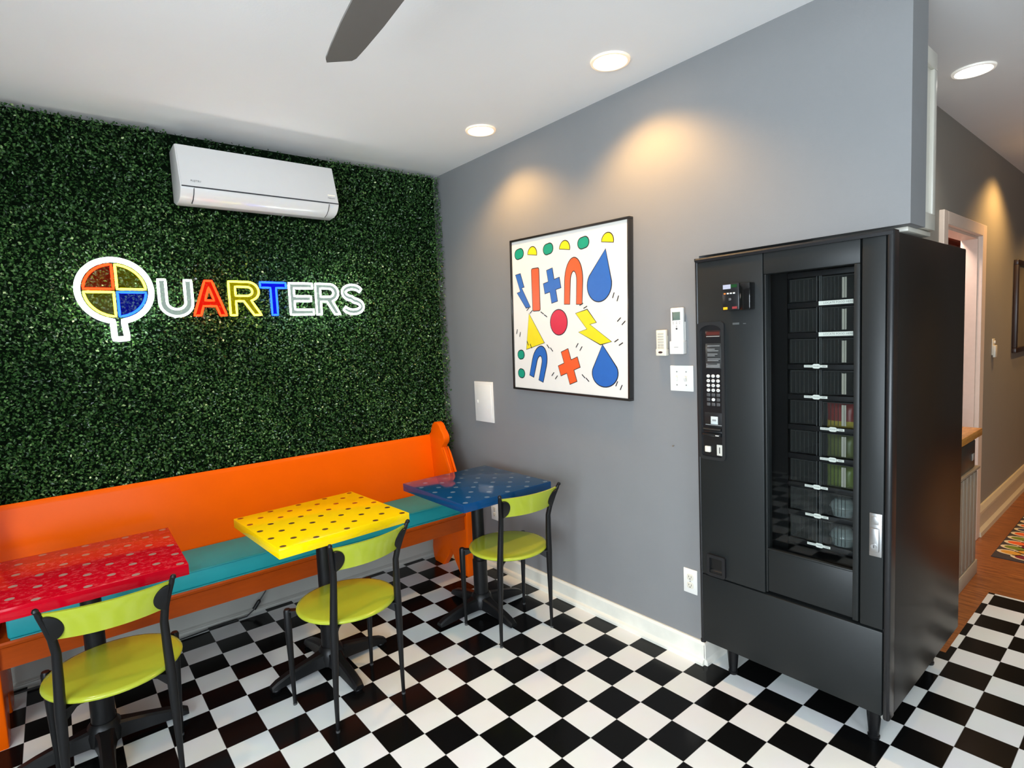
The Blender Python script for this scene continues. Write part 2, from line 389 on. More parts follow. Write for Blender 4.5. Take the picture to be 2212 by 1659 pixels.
# ------------------------------------------------------------------ neon sign
def neon_sign():
    root = thing('neon_sign', 'glowing neon QUARTERS sign with a four-colour wheel for its Q, mounted on the leaf panel', 'sign', (-1.25, 0, 1.84))
    ox, oz = -1.25, 1.84; Y = .985
    white = emit_mat('neon_white', (.88, 1.0, .95), 17.0); red = emit_mat('neon_red', (1., .013, .0025), 16.)
    yel = emit_mat('neon_yellow', (1., .82, .03), 14.); blu = emit_mat('neon_blue', (.004, .024, 1.), 20.)
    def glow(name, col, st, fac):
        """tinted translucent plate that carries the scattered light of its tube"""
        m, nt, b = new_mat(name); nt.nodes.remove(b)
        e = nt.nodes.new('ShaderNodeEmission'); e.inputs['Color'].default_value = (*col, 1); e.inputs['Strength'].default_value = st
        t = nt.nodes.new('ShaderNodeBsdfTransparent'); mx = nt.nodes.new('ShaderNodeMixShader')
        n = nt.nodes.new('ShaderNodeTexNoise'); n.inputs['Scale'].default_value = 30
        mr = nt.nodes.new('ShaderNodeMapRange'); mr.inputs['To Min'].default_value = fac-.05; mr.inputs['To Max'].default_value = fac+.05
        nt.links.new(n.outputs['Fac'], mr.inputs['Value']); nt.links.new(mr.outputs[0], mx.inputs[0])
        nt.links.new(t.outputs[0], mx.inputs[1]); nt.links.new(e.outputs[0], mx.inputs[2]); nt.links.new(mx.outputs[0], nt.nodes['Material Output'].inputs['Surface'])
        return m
    jr = glow('bloom_red', (1., .012, .004), .95, .85); jb = glow('bloom_blue', (.004, .008, 1.), .85, .9); jy = glow('bloom_yellow', (.8, .66, .0), .55, .65); jw = glow('bloom_white', (.8, 1., .92), .62, .65)
    qr = glow('wheel_bloom_red', (1., .05, .01), .22, .5); qy = glow('wheel_bloom_yellow', (.8, .7, .0), .16, .45); qb = glow('wheel_bloom_blue', (.01, .01, 1.), .26, .7)
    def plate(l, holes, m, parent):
        """flat sheet of painted bloom just behind the tube, holes cut by bridging"""
        cu = bpy.data.curves.new('bloom_outline', 'CURVE'); cu.dimensions = '2D'; cu.fill_mode = 'BOTH'
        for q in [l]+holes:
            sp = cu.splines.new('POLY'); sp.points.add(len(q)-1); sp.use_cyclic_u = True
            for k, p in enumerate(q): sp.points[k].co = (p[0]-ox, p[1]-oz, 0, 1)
        to = bpy.data.objects.new('bloom_source', cu); C.objects.link(to)
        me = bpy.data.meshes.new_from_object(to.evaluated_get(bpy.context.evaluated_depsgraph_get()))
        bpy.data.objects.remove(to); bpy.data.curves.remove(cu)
        me.name = 'letter_bloom'; me.materials.clear(); me.materials.append(m)
        o = bpy.data.objects.new('letter_bloom', me); C.objects.link(o); o.parent = parent; o.location = (0, Y+.007, 0); o.rotation_euler = (PI/2, 0, 0)
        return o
    def loops(name, ls, m, r, label, closed=True, y=Y):
        b = MB()
        for l in ls:
            # resample so corners stay crisp
            pts = []
            n = len(l)
            for i in range(n if closed else n-1):
                a = Vector(l[i]); c = Vector(l[(i+1) % n]); k = max(1, int((c-a).length/.012))
                for j in range(k): pts.append(a+(c-a)*j/k)
            if not closed: pts.append(Vector(l[-1]))
            b.tube([(p.x-ox, y, p.y-oz) for p in pts], r, 8, closed)
        o = b.build(name, m, root); o['label'] = label
        return o
    cx, cz = -1.80, 1.844
    a0 = -90-8.5+360; ring = arc(cx, cz, .147, .147, -81.5, 261.5, 60)
    stem = [(-1.821, 1.612), (-1.7695, 1.612)]
    loops('letter', [ring+stem], white, .0125, 'white ring with a short tail, the letter Q')
    R = .124; g = .0075
    def quad(sx, sz):
        a = math.degrees(math.asin(g/R))
        st = {(1, 1): 0, (-1, 1): 90, (-1, -1): 180, (1, -1): 270}[(sx, sz)]
        return [(cx+sx*g, cz+sz*g)]+arc(cx, cz, R, R, st+a, st+90-a, 16)
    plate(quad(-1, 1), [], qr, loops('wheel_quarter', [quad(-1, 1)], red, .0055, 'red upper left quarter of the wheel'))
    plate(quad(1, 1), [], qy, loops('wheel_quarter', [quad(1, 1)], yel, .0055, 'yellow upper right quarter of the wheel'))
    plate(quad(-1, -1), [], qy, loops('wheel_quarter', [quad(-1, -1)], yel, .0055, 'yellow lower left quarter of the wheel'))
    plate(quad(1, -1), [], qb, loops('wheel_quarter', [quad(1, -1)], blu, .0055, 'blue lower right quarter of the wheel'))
    z0, z1 = 1.722, 1.902
    def box(x0, x1):
        return lambda u, v: (x0+(x1-x0)*u, z0+(z1-z0)*v)
    def mp(f, l): return [f(*p) for p in l]
    LU = [[(0, 1), (0, .36)]+arc(.5, .36, .5, .38, 180, 360, 16)+[(1, 1), (.78, 1), (.78, .38)]+arc(.5, .38, .28, .2, 0, -180, 12)+[(.22, 1)]]
    LA = [[(0, 0), (.39, 1), (.61, 1), (1, 0), (.8, 0), (.7, .27), (.3, .27), (.2, 0)], [(.36, .43), (.64, .43), (.5, .82)]]
    LR = [[(0, 0), (0, 1), (.58, 1)]+arc(.6, .715, .36, .285, 90, -75, 12)+[(1, 0), (.76, 0), (.45, .42), (.2, .42), (.2, 0)],
          [(.2, .85), (.56, .85)]+arc(.57, .715, .18, .135, 90, -90, 10)+[(.2, .58)]]
    LT = [[(0, 1), (1, 1), (1, .84), (.61, .84), (.61, 0), (.39, 0), (.39, .84), (0, .84)]]
    LE = [[(0, 0), (0, 1), (1, 1), (1, .84), (.2, .84), (.2, .59), (.92, .59), (.92, .43), (.2, .43), (.2, .16), (1, .16), (1, 0)]]
    # S: offset both sides of a spine
    sp = arc(.5, .735, .40, .185, 20, 180, 14)+arc(.5, .735, .40, .2, 180, 262, 8)[1:]+arc(.5, .265, .42, .2, 82, 0, 8)+arc(.5, .265, .42, .185, 0, -162, 14)[1:]
    S_o, S_i = [], []
    for i, p in enumerate(sp):
        q0 = sp[max(0, i-1)]; q1 = sp[min(len(sp)-1, i+1)]
        dx, dz = q1[0]-q0[0], q1[1]-q0[1]; l = math.hypot(dx, dz) or 1
        nx, nz = -dz/l, dx/l
        S_o.append((p[0]+nx*.085, p[1]+nz*.078)); S_i.append((p[0]-nx*.085, p[1]-nz*.078))
    LS = [S_o+S_i[::-1]]
    r = .0056
    for nm, L, x0, x1, m, lab, jm in (('U', LU, -1.622, -1.474, white, 'white outlined letter U', jw), ('A', LA, -1.472, -1.318, red, 'red outlined letter A', jr),
                                      ('R', LR, -1.298, -1.140, yel, 'yellow outlined letter R', jy), ('T', LT, -1.136, -.998, blu, 'blue outlined letter T', jb),
                                      ('E', LE, -.980, -.846, white, 'white outlined letter E', jw), ('R', LR, -.828, -.684, white, 'white outlined second letter R', jw),
                                      ('S', LS, -.668, -.530, white, 'white outlined letter S', jw)):
        f = box(x0, x1)
        o = loops('letter', [mp(f, l) for l in L], m, r, lab)
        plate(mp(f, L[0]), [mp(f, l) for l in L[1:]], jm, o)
    # clear acrylic carrier with standoff screws
    ac = glass_mat('clear_acrylic', refl=.012, rough=.05)
    b = MB(); b.prism(rrect(-1.64-ox, -.51-ox, 1.705-oz, 1.918-oz, .012), 'y', Y+.012, Y+.017)
    b.prism([(p[0]-ox, p[1]-oz) for p in circle(cx, cz, .172, 40)], 'y', Y+.0125, Y+.0168); b.prism(rrect(-1.84-ox, -1.75-ox, 1.59-oz, 1.70-oz, .012), 'y', Y+.013, Y+.0164)
    b.build('acrylic_backing', ac, root)
    for x, z in ((-1.225, 1.71), (-.62, 1.712), (-1.56, 1.712), (-.56, 1.912), (-1.45, 1.912)):
        b = MB(); b.tube([(x-ox, Y+.002, z-oz), (x-ox, Y+.055, z-oz)], .005, 10); b.build('standoff_screw', M('steel_screw', (.6, .6, .6), .3, 1.), root)
neon_sign()

# ------------------------------------------------------------------ air conditioner
def air_conditioner():
    ox = -1.105
    root = thing('air_conditioner', 'white wall mounted split air conditioner high on the leaf panel', 'air conditioner', (ox, 0, 2.27))
    x0, x1 = -1.507-ox, -.703-ox; oz = 2.27
    body = [(1.06, .035), (1.06, .292), (.94, .298), (.918, .294), (.853, .078), (.855, .066), (.868, .046), (.894, .026), (.93, .016), (1.0, .012)]
    sm = M('ac_gloss_white', srgb(228, 226, 224), .24, var=.015, coat=.25)
    b = MB(); b.prism(body, 'x', x0, x1, .005, seg=3); b.build('casing', sm, root, ang=28)
    pan = [(.912, .293), (.8465, .08), (.852, .08), (.918, .293)]
    b = MB(); b.prism(pan, 'x', x0+.005, x1-.004, .002); b.build('front_panel', sm, root)
    lo = [(.8475, .072), (.850, .061), (.864, .041), (.891, .021), (.928, .010), (.932, .0145), (.896, .026), (.868, .046), (.855, .066), (.8525, .0745)]
    b = MB(); b.prism(lo, 'x', x0+.06, x1-.062, .001); b.build('louver', sm, root)
    gp = M('ac_gap', (.02, .02, .025), .6)
    b = MB()
    for x in (x0+.0585, x1-.0605):
        b.prism([(.8470, .07), (.8495, .061), (.8635, .0405), (.8905, .0205), (.928, .0095), (.934, .016), (.9, .03), (.873, .05), (.857, .066)], 'x', x-.0012, x+.0012)
    b.box(x0+.005, x1-.004, .8475, .853, .0755, .0795); b.build('panel_gap', gp, root)
    ty = .8685-.0225
    ink = M('gray_ink', srgb(96, 94, 92), .5)
    tilt = (PI/2-.3, 0, 0)
    text_mesh('logo', 'FUJITSU', .0135, ink, root, (x0+.07, .8543, .107), tilt, .0002)
    text_mesh('logo', 'Halcyon', .0125, ink, root, (x1-.042, .8543, .107), tilt, .0002)
    b = MB(); b.box(x1-.06, x1-.018, .8575, .861, .1225, .1245); b.build('indicator_light', emit_mat('ac_led', (1., .85, .6), 1.6), root)
    b = MB(); b.flat(circle(0, 0, .009, 16, .006), 0, Matrix.Translation((x1-.044, .8545, .060)) @ Matrix.Rotation(PI/2-.5, 4, 'X')); b.build('sensor_eye', M('ac_eye', (.8, .85, .9), .2), root)
air_conditioner()

# ------------------------------------------------------------------ bench (a pew with scroll ends) and its cushion
def bench():
    root = thing('bench', 'long glossy orange wooden pew bench with scrolled end panel', 'bench', (-1.2, .8, 0))
    ox, oy = -1.2, .8
    end = [(.612, 0), (.606, .10), (.600, .25), (.592, .40), (.592, .432), (.604, .452), (.640, .478), (.690, .53), (.735, .60), (.768, .672), (.795, .735), (.822, .79), (.846, .822),
           (.838, .838), (.818, .856), (.808, .882), (.812, .906), (.830, .930), (.846, .944), (.858, .966), (.876, .984), (.902, .992), (.928, .988), (.950, .972), (.965, .945), (.975, .915),
           (1.0, .90), (1.022, .88), (1.026, .6), (1.030, .3), (1.024, .16), (1.034, .10), (1.024, .03), (1.005, 0), (.905, 0), (.868, .045), (.835, .085), (.818, .125), (.800, .135), (.780, .125), (.764, .085), (.735, .045), (.700, 0)]
    end = [(y-oy, z) for y, z in end]
    for x0 in (-.108, -2.376):
        b = MB(); b.prism(end, 'x', x0-ox, x0+.048-ox, .007, seg=3); b.build('end_panel', orange if x0 > -1 else orange, root)
        o = x0+.048-ox
    # carved bead along the front scroll of the visible end
    b = MB()
    pts = [(.640, .49), (.700, .56), (.748, .65), (.780, .72), (.812, .79), (.836, .828)]
    for xx in (-.108+.006, -.06-.006):
        b.tube([(xx-ox, y-oy-.004, z) for y, z in pts], [.004, .007, .008, .008, .007, .003], 8)
    b.build('end_moulding', orange, root)
    L0, L1 = -2.328-ox, -.108-ox
    # inclined back with rounded top rail
    b = MB()
    back = [(.945, .44), (.968, .70), (.985, .872), (.988, .889), (.998, .897), (1.012, .893), (1.018, .88), (1.004, .70), (.980, .44)]
    b.prism([(y-oy, z) for y, z in back], 'x', L0, L1); b.build('backrest', orange, root, ang=50)
    b = MB(); b.box(L0, L1, .615-oy, .985-oy, .395, .425, .004); b.build('seat', orange_shaded, root)
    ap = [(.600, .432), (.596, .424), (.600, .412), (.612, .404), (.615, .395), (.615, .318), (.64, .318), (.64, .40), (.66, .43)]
    b = MB(); b.prism([(y-oy, z) for y, z in ap], 'x', L0, L1); b.build('apron', orange_shaded, root)
    b = MB(); b.box(L0, L1, .925-oy, .95-oy, .22, .40, .003); b.build('rear_rail', orange_shaded, root)
bench()
def cushion():
    b = MB(); b.box(-2.296, -.112, .604, .948, .4335, .517, .012, 3)
    o = b.build('bench_cushion', teal); tag(o, 'long teal vinyl seat cushion lying on the orange bench', 'cushion')
    p = MB()
    for z in (.513, .434): p.tube([(x, .6045, z) for x in (-2.288, -1.2, -.118)], .0035, 8)
    for x in (-2.293, -.115): p.tube([(x, .61, .513), (x, .945, .513)], .0035, 8)
    p.build('piping', M('teal_piping', srgb(24, 140, 146), .4), o)
cushion()

# ------------------------------------------------------------------ tables
def table_top_mat(name, c, dot, W, D, glinting=0.):
    """lacquer with staggered rows of round inlaid dots on the top face, worked out from object coordinates"""
    m, nt, b = new_mat(name); N = nt.nodes; L = nt.links
    def math_(op, a, b_=None, c_=None):
        n = N.new('ShaderNodeMath'); n.operation = op
        for i, v in enumerate((a, b_, c_)):
            if v is None: continue
            if isinstance(v, (int, float)): n.inputs[i].default_value = v
            else: L.new(v, n.inputs[i])
        return n.outputs[0]
    tc = N.new('ShaderNodeTexCoord'); sx = N.new('ShaderNodeSeparateXYZ'); L.new(tc.outputs['Object'], sx.inputs[0])
    dx = (W-.05)/4; dy = (D-.045)/8
    u = math_('DIVIDE', math_('ADD', sx.outputs['X'], W/2-.025), dx)
    v = math_('DIVIDE', math_('ADD', sx.outputs['Y'], D/2-.0225), dy*2)
    def near(off):
        a = math_('MULTIPLY', math_('PINGPONG', math_('ADD', u, off), .5), dx)
        c2 = math_('MULTIPLY', math_('PINGPONG', math_('ADD', v, off), .5), dy*2)
        return math_('SQRT', math_('ADD', math_('MULTIPLY', a, a), math_('MULTIPLY', c2, c2)))
    d = math_('MINIMUM', near(8.), near(8.5))
    dotf = math_('MULTIPLY', math_('LESS_THAN', d, .0132), math_('GREATER_THAN', sx.outputs['Z'], .7385))
    n = N.new('ShaderNodeTexNoise'); n.inputs['Scale'].default_value = 55 if glinting else 8; n.inputs['Detail'].default_value = 5; n.inputs['Roughness'].default_value = .7
    L.new(tc.outputs['Object'], n.inputs['Vector'])
    cr = N.new('ShaderNodeValToRGB'); cr.color_ramp.elements[0].position = .5; cr.color_ramp.elements[0].color = (*c, 1)
    cr.color_ramp.elements[1].position = .95; cr.color_ramp.elements[1].color = (*(srgb(228, 96, 104) if glinting else [min(1, k*1.12) for k in c]), 1)  # pink flecks paint light sparkles into the red top's colour
    L.new(math_('MULTIPLY', n.outputs['Fac'], math_('GREATER_THAN', sx.outputs['Z'], .7385)), cr.inputs[0])
    mix = N.new('ShaderNodeMix'); mix.data_type = 'RGBA'; mix.inputs['B'].default_value = (*dot, 1)
    L.new(dotf, mix.inputs['Factor']); L.new(cr.outputs[0], mix.inputs['A']); L.new(mix.outputs['Result'], b.inputs['Base Color'])
    b.inputs['Roughness'].default_value = .1; b.inputs['Specular IOR Level'].default_value = .14 if glinting else .28
    return m
def table(label, loc, yaw, W, D, mtop, first=None):
    root = thing('cafe_table', label, 'table', loc, (0, 0, yaw), 'dotted pedestal cafe tables')
    b = MB(); b.box(-W/2, W/2, -D/2, D/2, .697, .74, .0025, 2)
    t = b.build('tabletop', mtop, root)
    if first:
        for ch in first.children:
            if not ch.name.startswith('tabletop'):
                c = ch.copy(); C.objects.link(c); c.parent = root
    else:
        b = MB(); b.lathe([(.0, .06), (.040, .06), (.040, .30), (.034, .305), (.034, .685), (0, .685)], 28); b.build('pedestal', black_metal, root)
        b = MB(); b.box(-.11, .11, -.11, .11, .684, .697, .003); b.box(-.02, .02, -.2, .2, .676, .69, .003); b.build('mounting_plate', black_metal, root)
        # cast cross base: hub plus four arms with a webbed root, drooping to pads
        for k in range(4):
            m = Matrix.Rotation(PI/2*k, 4, 'Z')
            b = MB()
            prof = []
            sec = [(.02, .046, .098, .030), (.05, .036, .094, .030), (.09, .028, .086, .026), (.15, .0255, .074, .022), (.21, .025, .06, .018), (.26, .025, .044, .014), (.285, .022, .03, .012)]
            rings = []
            for x, w, zt, zb in sec:
                rings.append([b.bm.verts.new(m @ Vector(p)) for p in ((x, -w, zb), (x, -w*.86, zt-.008), (x, -w*.55, zt), (x, w*.55, zt), (x, w*.86, zt-.008), (x, w, zb))])
            for A, B in zip(rings[:-1], rings[1:]):
                for i in range(6): b.bm.faces.new((A[i], A[(i+1) % 6], B[(i+1) % 6], B[i]))
            b.bm.faces.new(rings[0]); b.bm.faces.new(rings[-1][::-1])
            o = b.build('base_arm', black_metal, root, ang=30)
            f = MB(); f.lathe([(0, 0), (.018, 0), (.020, .006), (.014, .02), (0, .02)], 16, *(m @ Vector((.262, 0, 0))).xy); f.build('glide', black_metal, o)
        b = MB(); b.lathe([(0, .03), (.06, .03), (.062, .07), (.054, .10), (.043, .112), (0, .112)], 28); b.build('base_hub', black_metal, root)
    return root
t1 = table('bright yellow pedestal cafe table with brown dots in front of the bench', (-1.155, .256, 0), math.radians(2.9), .601, .581,
           table_top_mat('yellow_lacquer', (.95, .66, .002), srgb(96, 66, 40), .601, .581))
t2 = table('blue pedestal cafe table with pale dots standing beside the gray wall', (-.305, .19, 0), 0, .58, .604,
           table_top_mat('blue_lacquer', srgb(14, 62, 106), srgb(88, 112, 138), .58, .604), t1)
t3 = table('mottled red pedestal cafe table with taupe dots, cropped by the photo edge', (-2.032, .352, 0), math.radians(-1.5), .606, .575,
           table_top_mat('red_lacquer', srgb(186, 4, 28), srgb(160, 126, 116), .606, .575, 1), t1)

# ------------------------------------------------------------------ chairs
def make_chair(label, loc, yaw):
    root = thing('bistro_chair', label, 'chair', loc, (0, 0, yaw), 'lime bistro chairs')
    b = MB()
    prof = [(0, .426), (.15, .428), (.192, .432), (.204, .438), (.2065, .444), (.204, .449), (.19, .452), (.12, .4495), (0, .4485)]
    b.lathe(prof, 48); b.build('seat', lime, root, ang=60)
    # curved back plate: arc bowed towards the sitter's back
    b = MB(); n = 16; rows = [(.668, -.187), (.70, -.198), (.735, -.212), (.764, -.222), (.770, -.2235)]
    grid = []
    for side in (0, 1):
        g = []
        for z, y in rows:
            hw = .142+(z-.668)*.23
            g.append([b.bm.verts.new((hw*(2*k/n-1), y-.034*(1-(2*k/n-1)**2)+(.006 if side else -.006)+.007, z)) for k in range(n+1)])
        grid.append(g)
    A, B = grid
    for r in range(len(rows)-1):
        for k in range(n):
            b.bm.faces.new((A[r][k], A[r][k+1], A[r+1][k+1], A[r+1][k])); b.bm.faces.new((B[r][k], B[r+1][k], B[r+1][k+1], B[r][k+1]))
    for k in range(n):
        b.bm.faces.new((A[0][k], B[0][k], B[0][k+1], A[0][k+1])); b.bm.faces.new((A[-1][k], A[-1][k+1], B[-1][k+1], B[-1][k]))
    for r in range(len(rows)-1):
        b.bm.faces.new((A[r][0], A[r+1][0], B[r+1][0], B[r][0])); b.bm.faces.new((A[r][-1], B[r][-1], B[r+1][-1], A[r+1][-1]))
    b.build('backrest', lime, root, ang=50)
    for s in (-1, 1):
        b = MB()
        pts = [(s*.158, -.146, .004), (s*.156, -.148, .15), (s*.153, -.153, .30), (s*.151, -.157, .42), (s*.147, -.163, .52), (s*.144, -.171, .62), (s*.150, -.185, .675), (s*.160, -.200, .72), (s*.172, -.218, .765), (s*.176, -.224, .782)]
        b.tube(pts, [.0075, .010, .0138, .0158, .0145, .0130, .0125, .0115, .0095, .0075], 12)
        b.tube([(s*.1765, -.225, .780), (s*.178, -.227, .786), (s*.179, -.228, .792)], [.0085, .0095, .006], 12)
        o = b.build('leg', black_metal, root); o['label'] = 'rear leg rising into a back post'
        # half-disc pad that holds the back plate
        p = MB(); R = .047
        half = [(0, -R), ]+arc(0, 0, .040, R, -90, 90, 14)
        t = Matrix.Translation((s*.156, -.214, .716)) @ Matrix.Rotation(.33, 4, 'X') @ Matrix.Rotation(s*.17, 4, 'Y')
        p.prism([(-s*x, z) for x, z in half], 'y', -.006, .006, .002, t); p.build('back_pad', black_metal, o)
        g = MB(); g.lathe([(0, 0), (.0085, 0), (.0085, .008), (0, .009)], 12, s*.158, -.146); g.build('glide', M('gray_glide', srgb(70, 70, 70), .5), o)
        b = MB(); pts = [(s*.190, .158, .004), (s*.192, .157, .15), (s*.195, .154, .32), (s*.197, .148, .425), (s*.197, .1475, .433)]
        b.tube(pts, [.0075, .0105, .0145, .0155, .012], 12); o = b.build('leg', black_metal, root)
        g = MB(); g.lathe([(0, 0), (.0085, 0), (.0085, .008), (0, .009)], 12, s*.190, .158); g.build('glide', M('gray_glide', srgb(70, 70, 70), .5), o)
    b = MB()
    for a, c in (((-.197, .152), (.151, -.157)), ((.197, .152), (-.151, -.157))):
        d = Vector((c[0]-a[0], c[1]-a[1], 0)); L = d.length; ang = math.atan2(d.y, d.x)
        m = Matrix.Translation((a[0], a[1], 0)) @ Matrix.Rotation(ang, 4, 'Z')
        b.prism([(0, .385), (.05, .405), (L-.05, .405), (L, .375), (L, .427), (0, .427)], 'y', -.004, .004, 0, m)
        b.prism([(0, .421), (L, .421), (L, .427), (0, .427)], 'y', -.014, .014, 0, m)
    b.build('seat_frame', black_metal, root)
    return root
c1 = make_chair('lime green bistro chair at the yellow table', (-1.178, -.047, 0), math.radians(7))
c2 = dup(c1, (-.292, -.058, 0), (0, 0, math.radians(-6)), 'lime green bistro chair at the blue table beside the gray wall')
c3 = dup(c1, (-1.988, .062, 0), (0, 0, math.radians(-1.7)), 'lime green bistro chair at the red table, cropped by the photo edge')

# ------------------------------------------------------------------ framed print (plain geometric stand-in)
def framed_print():
    root = thing('framed_print', 'square black framed print of coloured shapes on white, hung on the gray wall', 'picture', (XW, -.147, 1.652), (PI/2, 0, -PI/2))
    root.rotation_euler = (Matrix.Rotation(-PI/2, 4, 'Z') @ Matrix.Rotation(PI/2, 4, 'X') @ Matrix.Rotation(math.radians(-1.6), 4, 'Z')).to_euler()
    W, H = .446, .443; D = .034
    fb = M('black_frame', (.012, .011, .011), .3, coat=.3)
    b = MB()
    for x0, x1, y0, y1 in ((-W, W, H-.012, H), (-W, W, -H, -H+.012), (-W, -W+.012, -H+.012, H-.012), (W-.012, W, -H+.012, H-.012)):
        b.box(x0, x1, y0, y1, 0.002, D, .0015)
    b.build('frame', fb, root)
    cols = [M('print_white', srgb(226, 223, 216), .45, var=.01), M('print_blue', srgb(40, 98, 176), .4), M('print_orange', srgb(236, 90, 42), .4), M('print_yellow', srgb(228, 208, 24), .4),
            M('print_red', srgb(204, 34, 62), .4), M('print_green', srgb(22, 146, 118), .4), M('print_black', srgb(30, 28, 30), .4)]
    b = MB(); b.box(-W+.01, W-.01, -H+.01, H-.01, .004, D-.008)
    lay = [0]
    def shape(kind, u, v, w, h, ci, rot=0.):
        """u,v centre in 0..1 of the sheet, v down; dark outline under a coloured shape"""
        x = (u-.5)*2*(W-.012); y = (.5-v)*2*(H-.012)
        w *= (W-.012)*1.14; h *= (H-.012)*1.12            # half sizes
        if kind == 'oval': P = circle(0, 0, w, 28, h)
        elif kind == 'pill': P = rrect(-w, w, -h, h, min(w, h)*.98, 7)
        elif kind == 'block': P = rrect(-w, w, -h, h, min(w, h)*.25, 3)
        elif kind == 'tri': P = [(-w, -h), (w, -h), (0, h)]
        elif kind == 'half': P = arc(0, -h*.6, w, h*1.6, 0, 180, 18)
        elif kind == 'zig': P = [(-w, h), (-w*.2, h), (w*.25, h*.2), (-w*.2, h*.2), (w, -h), (w*.3, -h), (-w, -h*.05), (-w*.4, -h*.02)]
        elif kind == 'cross': P = [(-w*.35, h), (w*.35, h), (w*.35, h*.3), (w, h*.3), (w, -h*.3), (w*.35, -h*.3), (w*.35, -h), (-w*.35, -h), (-w*.35, -h*.3), (-w, -h*.3), (-w, h*.3), (-w*.35, h*.3)]
        elif kind == 'arch': P = [(-w, -h)]+arc(0, 0, w, h, 180, 0, 16)+[(w, -h), (w*.4, -h)]+arc(0, 0, w*.4, h*.45, 0, 180, 10)+[(-w*.4, -h)]
        elif kind == 'drop': P = arc(0, -h*.35, w, h*.65, 200, -20+0, 20)[::1]+[(0, h)]
        if kind == 'drop': P = arc(0, -h*.35, w, h*.65, 160, 380, 20)+[(0, h)]
        m = Matrix.Translation((x, y, 0)) @ Matrix.Rotation(rot, 4, 'Z')
        k = .0052
        cxm = sum(p[0] for p in P)/len(P); cym = sum(p[1] for p in P)/len(P)
        # thin dark border by offsetting each vertex along its normal
        n = len(P); area = sum(P[i][0]*P[(i+1) % n][1]-P[(i+1) % n][0]*P[i][1] for i in range(n)); sg = 1 if area > 0 else -1
        O = []
        for i in range(n):
            a, c, d = Vector(P[i-1]), Vector(P[i]), Vector(P[(i+1) % n])
            e1 = (c-a).normalized() if (c-a).length > 1e-9 else Vector((0, 0)); e2 = (d-c).normalized() if (d-c).length > 1e-9 else Vector((0, 0))
            nn = Vector((e1.y+e2.y, -e1.x-e2.x))*sg
            nn = nn.normalized() if nn.length > 1e-6 else Vector((0, 0))
            O.append((c.x+nn.x*k, c.y+nn.y*k))
        z = D-.0079+.00002*lay[0]; lay[0] += 1
        b.mi = 6; b.flat(O, z, m); b.mi = ci; b.flat(P, z+.0006, m)
    for i, u in enumerate((.075, .21, .36, .51, .665, .855)):
        shape('half' if i % 2 else 'pill', u, .085, .075, .055, (5, 3)[i % 2], .15*(-1)**i)
    for kind, u, v, w, h, ci, r in (('zig', .105, .335, .105, .21, 1, .1), ('block', .235, .335, .06, .245, 2, .02), ('cross', .39, .32, .13, .19, 1, .2), ('arch', .58, .305, .13, .25, 2, -.05), ('drop', .80, .29, .16, .27, 1, -.25),
                                    ('tri', .19, .60, .16, .20, 3, .25), ('oval', .445, .555, .13, .14, 4, 0), ('zig', .735, .59, .21, .20, 3, .2),
                                    ('pill', .07, .77, .055, .05, 5, .2), ('pill', .07, .90, .055, .05, 5, -.2),
                                    ('arch', .255, .82, .12, .20, 1, -.3), ('cross', .53, .835, .155, .19, 2, .35), ('drop', .82, .82, .17, .22, 1, .1)):
        shape(kind, u, v, w, h, ci, r)
    # loose dashes between the shapes
    for u, v, r in ((.17, .47, .6), (.31, .50, -.5), (.66, .46, .4), (.91, .42, 1.2), (.95, .56, .7), (.05, .62, 1.3), (.36, .72, -.8), (.62, .71, .9), (.93, .68, .5), (.16, .70, -1.1), (.40, .90, .8), (.67, .90, -.7), (.93, .93, 1.1)):
        for dlt in (-.014, .014):
            x = (u-.5)*2*(W-.012)+dlt; y = (.5-v)*2*(H-.012)
            b.mi = 6; b.flat(rrect(-.015, .015, -.0028, .0028, .0026, 3), D-.0062, Matrix.Translation((x, y-dlt*.6, 0)) @ Matrix.Rotation(r, 4, 'Z'))
    b.build('art_print', cols, root, smooth=False)
framed_print()

# ------------------------------------------------------------------ small wall fittings on the gray wall
def wall_thing(name, label, cat, y, z, group=None): return thing(name, label, cat, (XW, y, z), R_GRAY, group)
def electric_panel():
    r = wall_thing('breaker_panel', 'white painted electrical access panel on the gray wall near the corner', 'access panel', .656, 1.118)
    b = MB(); b.box(-.1, .1, -.134, .134, 0, .008, .002); b.build('panel_frame', plastic_white, r)
    b = MB(); b.box(-.084, .084, -.112, .112, .006, .0105, .002); b.box(-.07, -.06, -.01, .01, .010, .014, .001); b.build('panel_door', plastic_white, r)
electric_panel()
def outlet(label, y, z):
    r = wall_thing('power_outlet', label, 'outlet', y, z, 'white duplex outlets')
    b = MB(); b.box(-.036, .036, -.058, .058, 0, .006, .003); b.build('cover_plate', plastic_white, r)
    for s in (-1, 1):
        b = MB(); b.prism([(p[0], p[1]+s*.0195) for p in rrect(-.0165, .0165, -.0145, .0145, .010)], 'z', .004, .0078, .0008); o = b.build('socket', plastic_cream, r)
        q = MB(); yy = s*.0195
        q.box(-.0075, -.0055, yy-.001, yy+.007, .0078, .0082); q.box(.0055, .0075, yy-.002, yy+.007, .0078, .0082); q.flat(circle(0, yy-.0075, .0026, 12), .0082); q.build('socket_slot', dark, o)
    b = MB(); b.lathe([(0, .006), (.003, .006), (.0025, .0078), (0, .008)], 12); b.build('screw', M('steel_screw', (.6, .6, .6), .3, 1.), r)
outlet('white duplex wall outlet low beside the vending machine', -.880, .372)
outlet('white duplex wall outlet half hidden behind the chair at the blue table', .60, .385)
